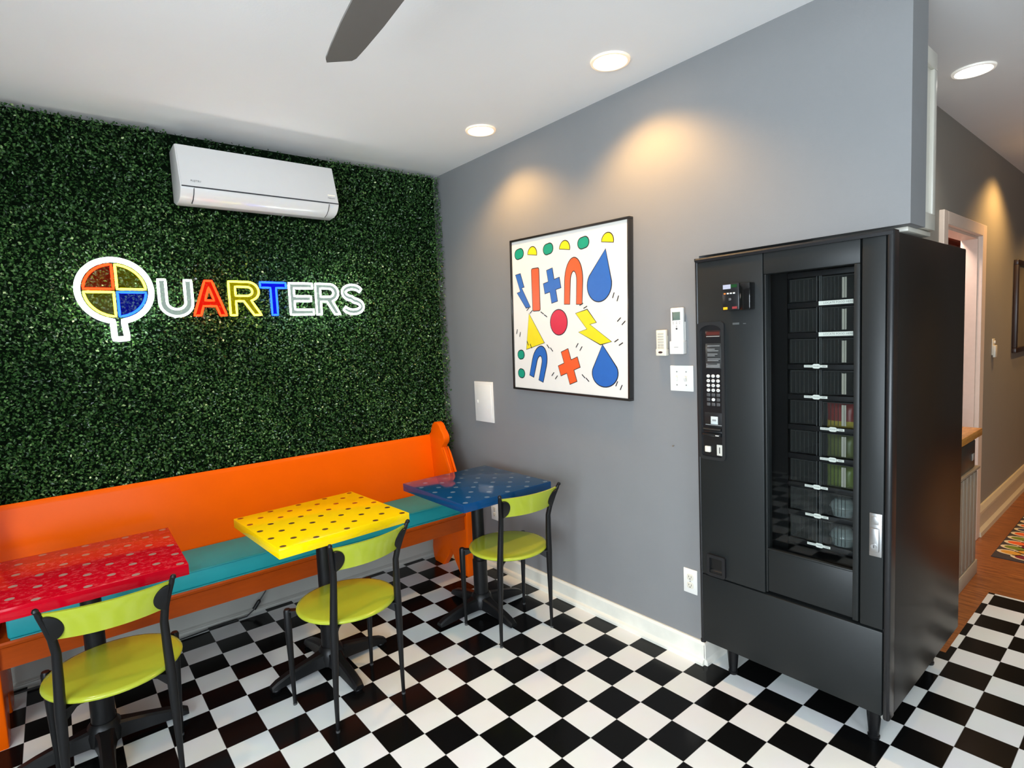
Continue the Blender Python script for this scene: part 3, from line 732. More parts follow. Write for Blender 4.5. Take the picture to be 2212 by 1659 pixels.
def switch_plate():
    r = wall_thing('light_switch', 'white double toggle light switch plate beside the vending machine', 'light switch', -.855, 1.315)
    b = MB(); b.box(-.06, .06, -.0585, .0585, 0, .006, .003); b.build('cover_plate', plastic_white, r)
    for x, up in ((-.024, -1), (.024, 1)):
        b = MB(); b.box(x-.0055, x+.0055, -.0125, .0125, .0055, .0068); b.build('slot', plastic_cream, r)
        b = MB(); b.box(-.0042, .0042, -.004, .016, 0, .014, .002); o = b.build('toggle', plastic_white, r); o.location = (x, -.004 if up > 0 else .004, .005); o.rotation_euler = (.5 if up > 0 else PI-.5+0, 0, 0)
        if up < 0: o.rotation_euler = (0, 0, PI); 
        for yy in (-.03, .03):
            b = MB(); b.lathe([(0, .0055), (.0032, .006), (.0026, .0076), (0, .0078)], 12, x, yy); b.build('screw', M('plate_screw', srgb(150, 148, 142), .4, .5), r)
switch_plate()
def remote_large():
    r = wall_thing('remote_control', 'larger white remote control with a small gray screen in a wall holder', 'remote', -.847, 1.53)
    b = MB(); b.box(-.0325, .0325, -.09, .104, .006, .024, .005, 3); b.build('remote_body', plastic_white, r)
    b = MB(); b.box(-.0205, .0195, .048, .085, .0232, .0245, .0008); b.build('display', M('lcd_green_gray', srgb(104, 122, 112), .25), r)
    b = MB(); b.box(-.021, -.0185, .046, .086, .0236, .0249); b.build('display_rim', dark, r)
    km = M('gray_keys', srgb(170, 168, 164), .5)
    for x, y, w, h in ((-.017, .040, .004, .003), (-.017, .033, .003, .003), (0, .040, .004, .003), (0, .033, .004, .003), (.016, .040, .004, .003), (.016, .033, .003, .003), (0, .0215, .0035, .004)):
        b = MB(); b.box(x-w, x+w, y-h*.6, y+h*.6, .0235, .0248, .0004); b.build('button', km, r)
    b = MB(); b.lathe([(0, .0235), (.0052, .0235), (.0045, .0256), (0, .026)], 14, 0, .010); b.build('button', M('dark_key', srgb(80, 80, 80), .4), r)
    b = MB(); b.box(-.0215, .0215, -.004, -.0015, .0236, .025, .0008); b.build('cover_grip', plastic_white, r)
    b = MB(); b.box(-.036, .036, -.104, -.045, 0, .030, .004, 3); b.box(-.033, .033, -.045, .04, 0, .008, .002); h = b.build('wall_holder', plastic_white, r)
    b = MB(); b.box(-.011, .011, -.074, -.071, .0298, .0306); b.build('badge', M('gray_badge', srgb(160, 158, 154), .5), h)
remote_large()
def remote_small():
    r = wall_thing('remote_control', 'smaller cream fan remote control in a wall holder, beside the larger one', 'remote', -.762, 1.48)
    b = MB(); b.box(-.026, .026, -.05, .058, .006, .026, .004, 3); b.build('remote_body', plastic_cream, r)
    km = M('tan_keys', srgb(186, 180, 166), .5)
    for k in range(4): b = MB(); b.box(-.016, .016, .040-.0125*k-.0035, .040-.0125*k+.0035, .0255, .0275, .001); b.build('button', km, r)
    for x in (-.0085, .0085):
        for y in (-.011, -.0235): b = MB(); b.box(x-.0075, x+.0075, y-.005, y+.005, .0255, .0272, .001); b.build('button', km, r)
    b = MB(); b.box(-.028, .028, -.062, -.028, 0, .030, .006, 3); b.box(-.024, .024, -.028, .03, 0, .008, .002); h = b.build('wall_holder', plastic_cream, r)
    b = MB(); b.flat(circle(0, -.045, .012, 20, .005), .0305); b.build('badge', M('dark_badge', srgb(58, 40, 40), .4), h)
remote_small()
b = MB(); b.tube([(0, 0, 0), (0, .0005, .012)], .0016, 8); b.tube([(0, .0005, .011), (0, .0005, .013)], .003, 8)
n = b.build('wall_nail', M('steel_screw', (.6, .6, .6), .3, 1.)); n.location = (XW, -.806, .999); n.rotation_euler = R_GRAY
tag(n, 'tiny nail head left in the gray wall between print and outlet', 'nail')

# ------------------------------------------------------------------ vending machine
def vending():
    root = thing('vending_machine', 'tall black vending machine with keypad and glass window, standing in the wall recess', 'vending machine', (.055, -.975, 0), (0, 0, -PI/2))
    cab = M('vending_black_side', (.006, .0055, .005), .34, var=.2, scale=40, bump=.05, bscale=500, spec=.35)
    face = M('vending_charcoal_face', (.0115, .0132, .0132), .42, var=.12, scale=120, bump=.1, bscale=700, spec=.35)
    trim = M('vending_black_trim', (.010, .010, .011), .32)
    W = .726; D = .895; Z0 = .157; Z1 = 1.821
    # carcass with a real cavity behind the window
    b = MB()
    b.box(.006, .024, .045, D, Z0, Z1-.004); b.box(W-.022, W, .045, D, Z0, Z1, .004); b.box(.024, W-.022, .045, D, Z1-.02, Z1-.002); b.box(.024, W-.022, .045, D, Z0, Z0+.02)
    b.box(.024, W-.022, D-.015, D, Z0+.02, Z1-.02)
    b.build('cabinet', cab, root)
    b = MB(); b.box(.024, .285, .045, .06, Z0+.02, Z1-.02); b.box(.632, W-.022, .045, .06, Z0+.02, Z1-.02); b.box(.285, .632, .045, .06, Z0+.02, .64); b.box(.285, .632, .045, .06, 1.74, Z1-.02)
    b.box(.279, .285, .06, .60, .60, 1.76); b.box(.632, .638, .06, .60, .60, 1.76); b.box(.285, .632, .06, .60, .60, .64); b.box(.285, .632, .60, .606, .60, 1.76); b.box(.285, .632, .06, .6, 1.74, 1.76)
    b.build('inner_liner', M('vending_liner', (.007, .007, .007), .5), root)
    d0 = 0.
    b = MB(); b.box(.012, .292, d0, .045, .468, 1.812, .004); b.build('control_panel', face, root)
    b = MB(); b.box(.295, .627, d0, .045, 1.731, 1.812, .003); b.box(.608, .627, d0, .045, .474, 1.731, .003); b.box(.295, .302, d0+.004, .045, .474, 1.731, .002)
    b.build('window_frame', face, root)
    b = MB(); b.box(.302, .608, .006, .045, .478, .648, .004); b.box(.302, .608, .003, .02, .648, .655, .002); b.build('lower_panel', face, root)
    b = MB(); b.box(.632, .703, d0, .045, .470, 1.812, .004); b.build('latch_panel', face, root)
    b = MB(); b.box(.012, .703, d0, .045, Z0, .463, .004); b.build('kick_panel', face, root)
    b = MB(); b.tube([(.004, .012, Z0-.006), (.004, .012, Z1+.004)], .0085, 12); b.tube([(.004, .012, Z0-.012), (.004, .012, Z0)], .011, 12); b.tube([(.004, .012, Z1-.004), (.004, .012, Z1+.008)], .011, 12)
    b.build('hinge_post', trim, root)
    b = MB(); b.prism(rrect(.706, .7265, -.006, .05, .008), 'z', Z0-.006, Z1+.004, .003); b.box(.700, .706, .012, .045, Z0, Z1-.01); b.build('edge_trim', trim, root)
    b = MB(); b.prism([(-.006, Z1-.010), (-.008, Z1), (.0, Z1+.007), (.05, Z1+.007), (.05, Z1-.010)], 'x', .006, W-.002, 0); b.build('top_trim', trim, root)
    for i, (x, y) in enumerate(((.095, .10), (.648, .10), (.095, .78), (.648, .78))):
        b = MB(); b.lathe([(0, 0), (.018, 0), (.020, .004), (.020, .012), (.017, .014), (.0285, .157), (.034, .157), (.034, .162), (0, .162)], 24, x, y); b.build('leg', black_metal, root)
    # glass
    b = MB(); b.box(.302, .608, .022, .026, .655, 1.731); b.build('glass_pane', glass_mat('vending_glass', (.9, .92, .92), .05), root, smooth=False)
    # carousel: shelves, dividers, clear compartment doors, stickers
    shz = [1.609, 1.495, 1.376, 1.260, 1.143, 1.029, .916, .804, .690]
    shm = M('shelf_black', (.005, .005, .0055), .45, spec=.2)
    b = MB(); b.box(.286, .350, .075, .085, .64, 1.74); b.build('blind_panel', M('blind_black', (.003, .003, .003), .5, spec=.08), root)
    for z in shz+[1.722]:
        b = MB(); b.box(.352, .631, .078, .42, z-.010, z-.002); b.box(.352, .631, .074, .080, z-.013, z+.007, .001); b.build('shelf', shm, root)
    dv = M('divider_gray', (.04, .042, .042), .35)
    b = MB(); b.box(.463, .467, .082, .40, .69, 1.72); b.box(.455, .458, .079, .083, .69, 1.72); b.box(.47, .473, .079, .083, .69, 1.72); b.build('divider', dv, root)
    door = glass_mat('compartment_plastic', (.86, .88, .87), .08, .1, .010); rib = M('rib_plastic', (.017, .018, .0175), .3); strip = M('painted_reflection', srgb(150, 147, 134), .35)
    for k, z in enumerate(shz):
        zt = (1.722 if k == 0 else shz[k-1])-.016; zb = z+.010
        for j, (a0, a1) in enumerate(((.356, .455), (.473, .606))):
            b = MB(); b.box(a0, a1, .084, .0855, zb, zt); p = b.build('compartment_door', door, root, smooth=False)
            q = MB()
            for i in range(7 if j else 6):
                x = a0+.006+(a1-a0-.012)*(i/(6 if j else 5))*(.62 if j else .9)
                q.box(x-.0012, x+.0012, .0835, .0842, zb+.004, zt-.006)
            q.box(a0+.004, a1-.004, .083, .0843, zt-.004, zt-.0015); q.build('rib', rib, p, smooth=False)
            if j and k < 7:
                q = MB(); q.box(.541, .549, .0825, .0842, zb+.004, zt-.010); q.box(.5505, .556, .0825, .0842, zb+.004, zt-.010); q.build('reflection_strip', strip, p, smooth=False)  # pale bars paint a reflection onto the clear door
    lab = M('sticker_white', srgb(235, 233, 222), .5); ink = M('sticker_ink', (.02, .02, .02), .5)
    for k, z in enumerate(shz):
        if k < 2:
            b = MB(); b.box(.4655, .581, .0730, .0738, z-.008, z+.007); s_ = b.build('shelf_label', lab, root, smooth=False)
            text_mesh('lettering', 'LOCATE FOOD HERE', .0105, M('sticker_gray_ink', (.22, .22, .21), .5), s_, (.532, .0727, z-.0005), (PI/2, 0, 0), .0001)
        else:
            a0 = (.413, .413, .471, .470, .415, .417, .424)[k-2]
            b = MB(); h = .0045
            b.box(a0, a0+.030, .0731, .0738, z-h, z+h); b.prism([(a0+.031, z-.006), (a0+.036, z-.0085), (a0+.052, z-.0085), (a0+.057, z-.006), (a0+.057, z+.006), (a0+.052, z+.0085), (a0+.036, z+.0085), (a0+.031, z+.006)], 'y', .0730, .0738)
            b.box(a0+.058, a0+.083, .0731, .0738, z-h, z+h); s_ = b.build('shelf_label', lab, root, smooth=False)
            for tx, st in ((a0+.015, 'LOCATE'), (a0+.044, 'FOOD'), (a0+.0705, 'HERE')):
                text_mesh('lettering', st, .0068, ink, s_, (tx, .0728, z), (PI/2, 0, 0), .0001)
    # keypad module
    def ring(a0, a1, z0, z1, w, y0, y1, r, arch=0., m=None, name='bezel'):
        t = bmesh.new()
        O = rrect(a0, a1, z0, z1, r, 5); I = rrect(a0+w, a1-w, z0+w, z1-w-arch, max(r-w*.5, .003), 5)
        if arch:
            rx = (a1-a0)/2-w; cxm = (a0+a1)/2; zt = z1-w
            I[:12] = [(cxm+rx*math.cos(math.radians(90*k/5)), zt-.024+.024*math.sin(math.radians(90*k/5))) for k in range(6)]+[(cxm-.0005+rx*math.cos(math.radians(90+90*k/5)), zt-.024+.024*math.sin(math.radians(90+90*k/5))) for k in range(6)]
        vo0 = [t.verts.new((p[0], y0, p[1])) for p in O]; vi0 = [t.verts.new((p[0], y0, p[1])) for p in I]
        vo1 = [t.verts.new((p[0], y1, p[1])) for p in O]; vi1 = [t.verts.new((p[0], y1, p[1])) for p in I]
        n = len(O)
        for i in range(n):
            j = (i+1) % n
            t.faces.new((vo0[i], vo0[j], vi0[j], vi0[i])); t.faces.new((vo0[i], vo1[i], vo1[j], vo0[j])); t.faces.new((vi0[i], vi0[j], vi1[j], vi1[i]))
        b = MB(); b.merge(t); return b.build(name, m or trim, root, ang=40)
    kb = ring(.012, .134, .981, 1.562, .0135, -.010, .001, .018, .004, M('keypad_bezel_black', (.016, .017, .018), .35), 'keypad_bezel')
    b = MB(); b.box(.024, .122, -.002, .002, .993, 1.550); b.build('keypad_panel', M('keypad_panel_black', (.008, .008, .009), .3), root)
    b = MB(); b.box(.047, .115, -.0042, -.002, 1.498, 1.526, .0006); dsp = b.build('price_display', M('red_display', (.035, .016, .014), .15), root)
    b = MB(); b.box(.052, .112, -.0046, -.0042, 1.507, 1.520); b.build('display_window', M('display_glow', (.07, .016, .012), .3, emit=(.6, .06, .03), estr=.04), dsp)
    b = MB(); b.box(.052, .112, -.0047, -.0042, 1.4995, 1.503); b.build('display_strip', M('display_strip_gray', (.25, .25, .23), .4), dsp)
    b = MB(); b.box(.047, .117, -.004, -.002, 1.368, 1.472, .0006); sh = b.build('instruction_sheet', M('dark_sheet', (.035, .037, .037), .25), root)
    b = MB(); rnd = random.Random(2); z = 1.463
    for wd in (.056, .0, .034, .05, .0, .046, .034, .0, .058, .05, .0, .044):
        if wd: b.box(.056, .056+wd, -.0044, -.004, z-.0026, z)
        z -= .0068
    for k in range(4): b.box(.05, .112, -.0044, -.004, 1.372+.0045*k, 1.3742+.0045*k)
    b.build('instruction_lines', M('sheet_gray_ink', (.26, .27, .27), .5), sh)
    kw = M('key_white', srgb(214, 214, 208), .35); kd = M('key_dark', (.07, .072, .074), .4)
    seq = ['1', '2', '3', '4', '5', '6', '7', '8', '9', '*', '0', '#']
    for r_ in range(7):
        for c in range(3):
            x = .058+.0222*c; z = 1.336-.0198*r_
            wht = r_ < 4 or (r_ == 5 and c == 1)
            b = MB(); b.prism(rrect(x-.0078, x+.0078, z-.0068, z+.0068, .0064 if wht else .003, 4), 'y', -.0052, -.002, .001); k_ = b.build('key', kw if wht else kd, root); k_['label'] = 'white round key' if wht else 'dark square key'
            if r_ < 4: text_mesh('lettering', seq[r_*3+c], .0095, M('key_ink', (.12, .12, .12), .5), k_, (x, -.0054, z), (PI/2, 0, 0), .0001)
    b = MB(); b.box(.038, .117, -.003, -.0018, 1.122, 1.182, .0008); bp = b.build('bill_plate', M('bill_plate_black', (.012, .012, .013), .35), root)
    b = MB(); b.box(.067, .099, -.0046, -.003, 1.133, 1.166, .0006); st = b.build('bill_sticker', M('bill_sticker_pale', srgb(196, 204, 202), .4), bp)
    b = MB(); b.box(.074, .092, -.005, -.0046, 1.146, 1.154); b.build('bill_sticker_print', M('sheet_gray_ink', (.26, .27, .27), .5), st)
    b = MB(); b.box(.042, .116, -.0042, -.003, 1.1285, 1.131); b.build('bill_arrow_line', M('sheet_gray_ink', (.26, .27, .27), .5), bp)
    b = MB(); b.prism([(.0, 1.082), (-.016, 1.082), (-.022, 1.088), (-.022, 1.094), (-.006, 1.098), (-.006, 1.104), (-.018, 1.110), (-.014, 1.116), (0, 1.118)], 'x', .036, .117, .0015); bs = b.build('bill_slot', M('bill_slot_black', (.011, .012, .013), .3), root)
    b = MB(); b.box(.098, .113, -.0232, -.0215, 1.0875, 1.0905); b.build('bill_slot_highlight', M('sticker_white', srgb(235, 233, 222), .5), bs)
    b = MB(); b.box(.042, .067, -.014, -.002, 1.013, 1.039, .003); b.build('coin_return_button', plastic_cream, root)
    b = MB(); b.box(.093, .119, -.006, -.002, 1.002, 1.048, .0015); cs = b.build('coin_slot', M('coin_slot_pale', srgb(206, 202, 190), .35), root)
    b = MB(); b.box(.1045, .1085, -.0064, -.006, 1.012, 1.038); b.build('slot', dark, cs)
    # card reader
    b = MB(); b.box(.150, .220, -.045, -.002, 1.602, 1.707, .003); b.build('card_reader', M('card_reader_black', (.012, .012, .013), .25), root)
    b = MB(); b.box(.2205, .262, -.042, 0, 1.601, 1.705, .003); b.build('card_reader_side', M('gloss_black', (.006, .006, .006), .08), root)
    b = MB(); b.box(.154, .186, -.0462, -.0448, 1.686, 1.703); b.build('reader_screen', emit_mat('screen_pale', (.75, .8, 1.), .9), root)
    b = MB(); b.box(.187, .212, -.0462, -.0448, 1.690, 1.702); b.build('reader_screen', emit_mat('screen_green', (.05, .2, .07), .5), root)
    for i, c in enumerate((srgb(214, 120, 50), srgb(210, 208, 200), srgb(205, 205, 200), srgb(220, 220, 214))):
        b = MB(); b.box(.157+.013*i, .1655+.013*i, -.0466, -.0448, 1.6655, 1.671, .0005); b.build('reader_button', M('reader_button_%d' % (i if i else 9), c, .4), root)
    b = MB()
    for i in range(3): b.tube([(.178+.0035*i, -.0455, 1.650), (.1805+.0035*i, -.0455, 1.6455), (.178+.0035*i, -.0455, 1.641)], .0006, 6)
    b.build('contactless_symbol', M('symbol_gray', (.3, .3, .3), .5), root)
    b = MB(); b.box(.154, .172, -.0460, -.0449, 1.606, 1.6155); b.build('reader_sticker', M('sticker_yellow', srgb(232, 178, 24), .4), root)
    b = MB(); b.box(.192, .212, -.0460, -.0449, 1.607, 1.616); b.build('reader_sticker', M('sticker_red', srgb(140, 50, 52), .4), root)
    b = MB(); b.box(.168, .196, -.001, .001, 1.545, 1.553); b.box(.212, .224, -.001, .001, 1.546, 1.5495); b.build('faded_sticker', M('faded_gray', (.075, .08, .08), .5), root)
    # coin return cup
    ring(.040, .126, .472, .566, .014, -.012, .001, .010, 0, trim, 'coin_cup_bezel')
    b = MB(); b.box(.054, .112, -.0015, .001, .486, .552); b.prism([(-.002, .486), (-.010, .486), (-.010, .496), (-.002, .503)], 'x', .056, .110); b.build('coin_cup', M('cup_black', (.005, .005, .005), .25), root)
    # latch handle
    al = M('brushed_steel', (.52, .52, .52), .35, 1., var=.1, scale=20, stretch=(1, 1, 30))
    b = MB(); b.box(.662, .700, -.006, 0, .729, .880, .0015); pl = b.build('latch_plate', al, root)
    b = MB(); b.box(.669, .691, -.010, -.006, .842, .870, .001); b.box(.667, .694, -.016, -.006, .748, .830, .003); hd = b.build('latch_handle', al, pl)
    b = MB(); b.tube([(.680, -.016, .768), (.680, -.020, .768)], .009, 18); b.build('lock_cylinder', al, hd)
    b = MB(); b.box(.679, .681, -.0206, -.020, .763, .773); b.build('keyhole', dark, hd)
    b = MB(); b.tube([(.700, .02, Z0-.016), (.700, .02, Z0)], .006, 10); b.build('foot_bolt', M('zinc', (.7, .72, .72), .3, 1.), root)
vending()
# goods inside the machine (seen through the glass); machine coordinates -> room: x = .055+d, y = -.975-a
def at(a, d, z): return (.055+d, -.975-a, z)
def packet(label, a, z, w, h, m, cat='snack'):
    b = MB(); n = 10; t = .022
    fr = [[None]*(n+1) for _ in range(n+1)]; bk = [[None]*(n+1) for _ in range(n+1)]
    for i in range(n+1):
        for k in range(n+1):
            u = i/n*2-1; v = k/n*2-1; f = max(0, (1-u**4)*(1-v**4))**.6
            wv = 1-.05*(1-abs(v))
            fr[i][k] = b.bm.verts.new((-t*f, u*w/2*wv, h/2+v*h/2)); bk[i][k] = b.bm.verts.new((t*f+.0005, u*w/2*wv, h/2+v*h/2))
    for i in range(n):
        for k in range(n):
            for g, fl in ((fr, 0), (bk, 1)):
                q = (g[i][k], g[i+1][k], g[i+1][k+1], g[i][k+1]); f = b.bm.faces.new(q if fl else q[::-1])
                f.material_index = 1 if (isinstance(m, list) and k < 3) else 0
    o = b.build('snack_packet', m, ang=60); o.location = at(a, .128, z); tag(o, label, cat, 'goods in the vending machine')
packet('red packet with a yellow foot on the middle shelf inside the vending machine', .528, 1.1425, .108, .094, [M('red_foil', srgb(148, 46, 42), .35), M('yellow_foil', srgb(196, 170, 60), .35)])
packet('dull olive packet below the red one inside the vending machine', .528, 1.0285, .106, .086, M('olive_foil', srgb(108, 112, 56), .4))
packet('bright green rounded packet, lowest coloured packet inside the vending machine', .527, .9155, .106, .084, M('green_foil', srgb(116, 128, 52), .35))
for z, l in ((.8035, 'upper clear domed snack cup on the last but one vending machine shelf'), (.6895, 'lower clear domed snack cup on the bottom vending machine shelf')):
    b = MB(); b.lathe([(0, 0), (.034, 0), (.040, .03), (.046, .034), (.046, .038), (.040, .05), (.026, .066), (0, .072)], 24)
    o = b.build('snack_cup', M('cloudy_plastic', srgb(150, 156, 156), .2, coat=.3)); o.location = at(.525, .145, z); tag(o, l, 'snack', 'goods in the vending machine')

# ------------------------------------------------------------------ white cabinet hung behind the bulkhead end
def wall_cabinet():
    cab_white = M('cabinet_white', srgb(196, 192, 180), .3, var=.03, scale=14)
    root = thing('wall_cabinet', 'white panelled wall cabinet hung behind the gray bulkhead above the vending machine', 'cabinet', (.345, -1.69, 1.848))
    x0, x1 = -.052, .105; h = .622
    b = MB(); b.box(x0, x1, 0, .5, 0, h, .002); b.build('carcass', cab_white, root)
    b = MB()
    b.box(x0+.002, x1, -.022, 0, 0.004, .06, .002); b.box(x0+.002, x1, -.022, 0, h-.06, h-.002, .002); b.box(x0+.002, x0+.03, -.022, 0, .06, h-.06, .002); b.box(x1-.035, x1, -.022, 0, .06, h-.06, .002); b.box(x0+.03, x1-.035, -.010, 0, .06, h-.06)
    b.build('door', cab_white, root)
    b = MB(); b.box(x0-.1, x1-.004, -.01, .3, -.016, -.0, .003); b.build('light_rail', cab_white, root)
wall_cabinet()

# ------------------------------------------------------------------ hall: counter, half-height cabinet, appliance, switch, picture, rug
mb = MB(); mb.box(1.12, 2.118, -1.555, -1.402, .838, .880, .003)
o = mb.build('wood_counter', wood_mat('butcher_block', srgb(168, 112, 42), srgb(214, 160, 84), (2, 12, 8), .35)); tag(o, 'butcher block counter end sticking out past the vending machine', 'counter')
r = thing('low_cabinet', 'gray panelled low cabinet in the hall behind the vending machine', 'cabinet', (1.75, -1.5, 0))
gr = M('low_cabinet_gray', srgb(150, 140, 124), .5)
b = MB(); b.box(-.63, .36, -.035, .095, .0, .64, .003); b.build('carcass', gr, r)
b = MB()
for k in range(12): b.box(-.62+.08*k, -.62+.08*k+.072, -.043, -.035, .09, .63, .003)
b.build('beaded_front', gr, r)
b = MB(); b.box(-.63, .362, -.047, -.035, 0, .085, .003); b.build('plinth', M('plinth_pale', srgb(176, 166, 148), .5), r)
b = MB(); b.box(-.64, .37, -.05, .095, .64, .655, .003); b.build('worktop', gr, r)
r = thing('small_appliance', 'dark countertop appliance under the butcher block counter', 'appliance', (1.90, -1.475, .655))
b = MB(); b.box(-.2, .165, -.06, .03, 0, .165, .008); b.build('housing', M('appliance_dark', (.03, .032, .03), .3), r)
b = MB(); b.box(.08, .13, -.064, -.06, .05, .09, .002); b.build('control_plate', M('appliance_label', srgb(150, 146, 138), .4), r)
r = thing('light_switch', 'small cream light switch on the hall wall between door and picture', 'light switch', (3.22, -1.40, 1.31), R_BACK)
b = MB(); b.box(-.036, .036, -.06, .06, 0, .006, .003); b.build('cover_plate', plastic_cream, r)
b = MB(); b.box(-.03, .03, -.075, .012, .006, .022, .003); b.build('dimmer_cover', plastic_cream, r)
b = MB(); b.box(-.006, .006, .026, .046, .006, .016, .002); b.build('toggle', plastic_cream, r)
r = thing('framed_picture', 'dark framed picture on the hall wall at the photo edge', 'picture', (4.28, -1.40, 1.60), R_BACK)
b = MB()
for x0, x1, y0, y1 in ((-.4, .4, .33, .37), (-.4, .4, -.37, -.33), (-.4, -.345, -.33, .33), (.345, .4, -.33, .33)): b.box(x0, x1, y0, y1, .002, .03, .004)
b.build('frame', M('dark_brown_frame', srgb(42, 26, 20), .35), r)
b = MB(); b.box(-.345, .345, -.33, .33, .004, .014); b.build('print', M('muted_print', srgb(120, 110, 90), .4, var=.4, scale=5), r)
def rug():
    cols = [M('rug_dark', srgb(60, 52, 50), .95), M('rug_cream', srgb(222, 206, 170), .95)]+[M('rug_%s' % n_, c, .95) for n_, c in (('olive', srgb(112, 128, 34)), ('orange', srgb(224, 96, 34)), ('slate', srgb(62, 66, 92)), ('maroon', srgb(118, 30, 44)), ('gold', srgb(206, 150, 50)))]
    b = MB(); x0, x1, y0, y1 = 2.46, 5.6, -2.6, -1.55
    b.box(x0, x1, y0, y1, .0005, .006, .002)
    rnd = random.Random(5); rows = 56; dx = (x1-x0)/rows; w = .165
    for i in range(rows):
        n = int((y1-y0)/w)+1
        for j in range(n+1):
            cx = x0+dx*(i+.5); cy = y1-.075-w*j+(w/2 if i % 2 else 0)
            hw = min(w*.47, y1-cy-.004, cy-y0-.004)
            if hw < .03: continue
            if cx-dx < x0+.01 or cx+dx > x1-.01: continue
            for mi, k, z in ((1, 1., .0064), (2+(i+j+(i*7+j*3) % 3) % 5, .72, .0068)):
                b.mi = mi; b.flat(circle(cx, cy, dx*.86*k, 16, hw*k), z)
    o = b.build('runner_rug', cols, smooth=False); tag(o, 'hall runner rug patterned with rows of coloured ovals', 'rug')
rug()

# ------------------------------------------------------------------ cord under the bench
b = MB()
pts = [(-1.19, 1.10, .30), (-1.20, 1.095, .20), (-1.215, 1.085, .119), (-1.25, 1.08, .08), (-1.29, 1.075, .035), (-1.33, 1.07, .012), (-1.40, 1.075, .008), (-1.46, 1.085, .007), (-1.53, 1.075, .007), (-1.64, 1.065, .007), (-1.8, 1.06, .007), (-2.0, 1.07, .007), (-2.2, 1.06, .007), (-2.6, 1.07, .007)]
b.tube(pts, .0038, 8)
o = b.build('electric_cable', M('black_rubber', (.01, .01, .01), .5)); tag(o, 'thin black power cord trailing down to the floor under the bench', 'cable')
b = MB(); b.tube([(-1.256, 1.0795, .075), (-1.288, 1.075, .038)], [.011, .011], 12); b.tube([(-1.250, 1.08, .082), (-1.256, 1.0795, .075)], [.005, .010], 12); b.build('inline_connector', M('black_rubber', (.01, .01, .01), .5), o)

# ------------------------------------------------------------------ ceiling fan
def fan():
    hx, hy = -1.383, -1.32
    root = thing('ceiling_fan', 'gray bladed ceiling fan hanging from the ceiling, one blade reaching into view', 'ceiling fan', (hx, hy, ZC))
    gm = M('fan_gray_blade', srgb(112, 108, 104), .5, var=.04); hm = M('fan_nickel', (.4, .4, .4), .35, 1.)
    b = MB(); b.lathe([(0, 0), (.07, 0), (.066, -.03), (.03, -.05), (.013, -.055), (.013, -.15), (0, -.15)], 28); b.build('downrod', hm, root)
    b = MB(); b.lathe([(0, -.13), (.05, -.14), (.095, -.17), (.105, -.21), (.105, -.25), (.08, -.28), (0, -.29)], 32); b.build('motor_housing', hm, root)
    for k in range(3):
        m = Matrix.Rotation(math.radians(83)+2*PI/3*k, 4, 'Z')
        b = MB(); st = []
        sec = [(.14, .052), (.22, .062), (.35, .066), (.50, .062), (.64, .054), (.715, .048), (.735, .040)]
        for x, w in sec: st.append([b.bm.verts.new(m @ Vector((x, s*w, -.262-s*.011+t))) for s, t in ((-1, 0), (1, 0), (1, .007), (-1, .007))])
        for A, B in zip(st[:-1], st[1:]):
            for i in range(4): b.bm.faces.new((A[i], A[(i+1) % 4], B[(i+1) % 4], B[i]))
        b.bm.faces.new(st[0]); b.bm.faces.new(st[-1][::-1]); o = b.build('blade', gm, root)
        q = MB(); q.box(.07, .20, -.022, .022, -.254, -.248, .002, mat=m); q.build('blade_iron', hm, o)
fan()

# ------------------------------------------------------------------ recessed downlights
def spot(x, y, z, col, power, size=130, rad=.06, tgt=None, blend=.6):
    l = bpy.data.lights.new('downlight_and_fill_spot', 'SPOT'); l.color = col; l.energy = power; l.spot_size = math.radians(size); l.spot_blend = blend; l.shadow_soft_size = rad
    o = bpy.data.objects.new('downlight_and_fill_spot', l); C.objects.link(o); o.location = (x, y, z)
    if tgt: o.rotation_euler = Vector((tgt[0]-x, tgt[1]-y, tgt[2]-z)).to_track_quat('-Z', 'Y').to_euler()
    return o
warm = (1., .56, .18); cool = (1., .93, .80)
def downlight(label, x, y, col, e, power, r=.084):
    root = thing('recessed_downlight', label, 'downlight', (x, y, ZC), group='recessed ceiling downlights')
    b = MB(); b.lathe([(r*.80, -.003), (r*.86, -.009), (r*.97, -.008), (r, -.001), (r, .0)], 40); b.lathe([(r*.80, -.003), (r*.78, .0)], 40); b.build('trim_ring', M('ring_%s' % ('warm' if col == warm else 'cool'), srgb(232, 230, 224), .4, emit=col, estr=.5 if col == warm else .3), root)  # faint ring emission paints the lens glow onto the trim
    b = MB(); b.lathe([(0, -.0035), (r*.8, -.0028)], 40); b.build('lens', emit_mat('lens_%s' % ('warm' if col == warm else 'cool'), tuple(.4+.6*c for c in col), e), root)
    spot(x, y, ZC-.02, col, power)
downlight('lit recessed ceiling light above the framed print, larger in view than its warm neighbour', -.14, -.715, warm, 12, 60)
downlight('lit recessed ceiling light nearest the leaf panel corner', -.135, .213, warm, 12, 44)
downlight('lit recessed ceiling light over the hall past the gray bulkhead', 1.36, -1.63, cool, 14, 16)
# spots outside the frame, no fittings; the bench and tile-floor ones added as fill
for x, y, p, c in ((3.15, -1.72, 84, warm), (4.6, -2.2, 75, warm), (1.2, -2.75, 34, (1., .84, .64)), (2.0, -.9, 14, (1., .6, .45)), (-2.75, .3, 26, (1., .95, .86)), (-2.75, -.9, 20, (1., .95, .86))):
    spot(x, y, ZC-.02, c, p)

pl = bpy.data.lights.new('far_room_fill', 'POINT'); pl.energy = 14; pl.color = (1., .8, .7); pl.shadow_soft_size = .05  # added fill light, brightens the beams and jamb past the door
po = bpy.data.objects.new('far_room_fill', pl); C.objects.link(po); po.location = (2.35, -1.235, 2.2)

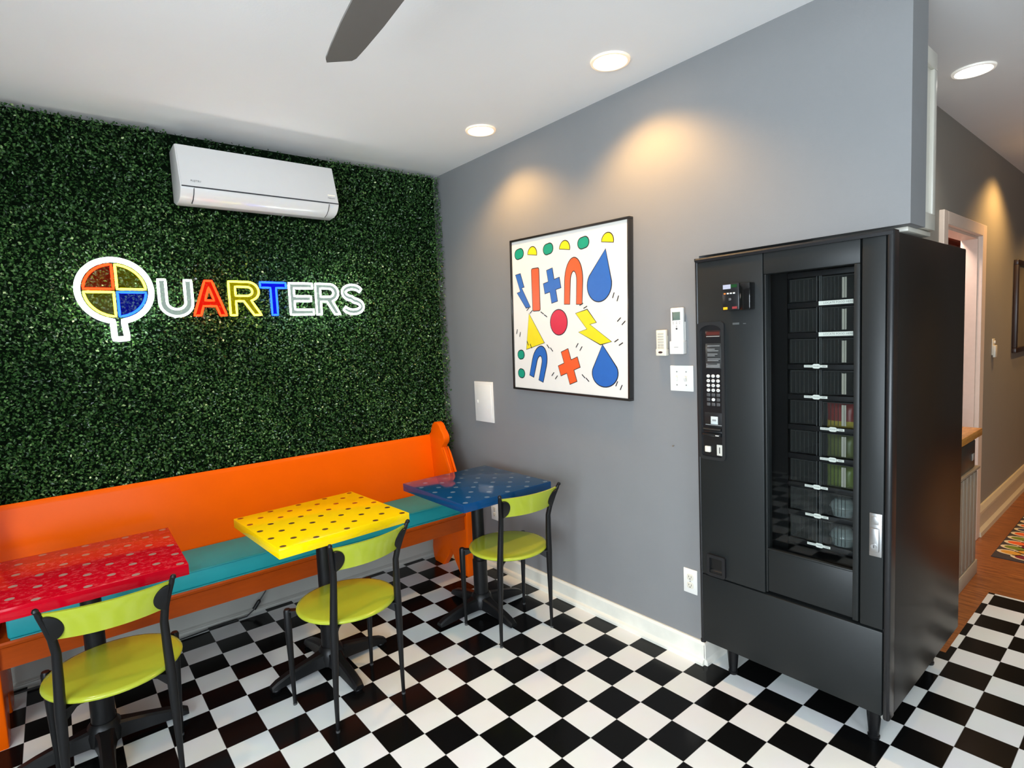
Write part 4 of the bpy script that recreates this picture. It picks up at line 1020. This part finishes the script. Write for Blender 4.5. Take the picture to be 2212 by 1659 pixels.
# ------------------------------------------------------------------ daylight through the storefront windows
def area(name, loc, tgt, sx, sy, col, power):
    l = bpy.data.lights.new(name, 'AREA'); l.shape = 'RECTANGLE'; l.size = sx; l.size_y = sy; l.color = col; l.energy = power
    o = bpy.data.objects.new(name, l); C.objects.link(o); o.location = loc
    o.rotation_euler = Vector((tgt[0]-loc[0], tgt[1]-loc[1], tgt[2]-loc[2])).to_track_quat('-Z', 'Y').to_euler()
    return o
area('daylight_front', (-2.1, -4.85, 1.4), (-2.1, 0, 1.3), 1.7, 1.9, (.80, .91, 1.), 72)
area('daylight_left', (-3.9, -2.55, 1.25), (0, -1.6, 1.0), 2.6, 1.6, (.80, .91, 1.), 240)
w = bpy.data.worlds.new('World'); bpy.context.scene.world = w; w.use_nodes = True
nt = w.node_tree; bg = nt.nodes['Background']
sky = nt.nodes.new('ShaderNodeTexSky'); sky.sky_type = 'HOSEK_WILKIE'
try: sky.sun_direction = (-.3, -.5, .8); sky.turbidity = 5
except Exception: pass
nt.links.new(sky.outputs[0], bg.inputs[0]); bg.inputs[1].default_value = .6

# ------------------------------------------------------------------ camera
RW = ((0.7696395603938893, -0.6369082084972497, -0.044753558802900384), (-0.0868323716560282, -0.034969847841608726, -0.9956089839764022), (0.6325465092064695, 0.7701461184027083, -0.08221842859086514))
cam = bpy.data.cameras.new('camera'); co = bpy.data.objects.new('camera', cam); C.objects.link(co)
cam.sensor_fit = 'HORIZONTAL'; cam.sensor_width = 36.; cam.lens = 1210.582/2212*36
mw = Matrix(((RW[0][0], -RW[1][0], -RW[2][0], -2.07573604594102), (RW[0][1], -RW[1][1], -RW[2][1], -2.322488911540813), (RW[0][2], -RW[1][2], -RW[2][2], 1.5329715542264664), (0, 0, 0, 1)))
co.matrix_world = mw; cam.clip_start = .05
sc = bpy.context.scene; sc.camera = co
sc.view_settings.view_transform = 'Standard'; sc.view_settings.look = 'None'; sc.view_settings.exposure = 0.; sc.view_settings.gamma = 1.
sc.cycles.max_bounces = 8; sc.cycles.transparent_max_bounces = 16; sc.cycles.caustics_reflective = False; sc.cycles.caustics_refractive = False
sc.cycles.sample_clamp_indirect = 8
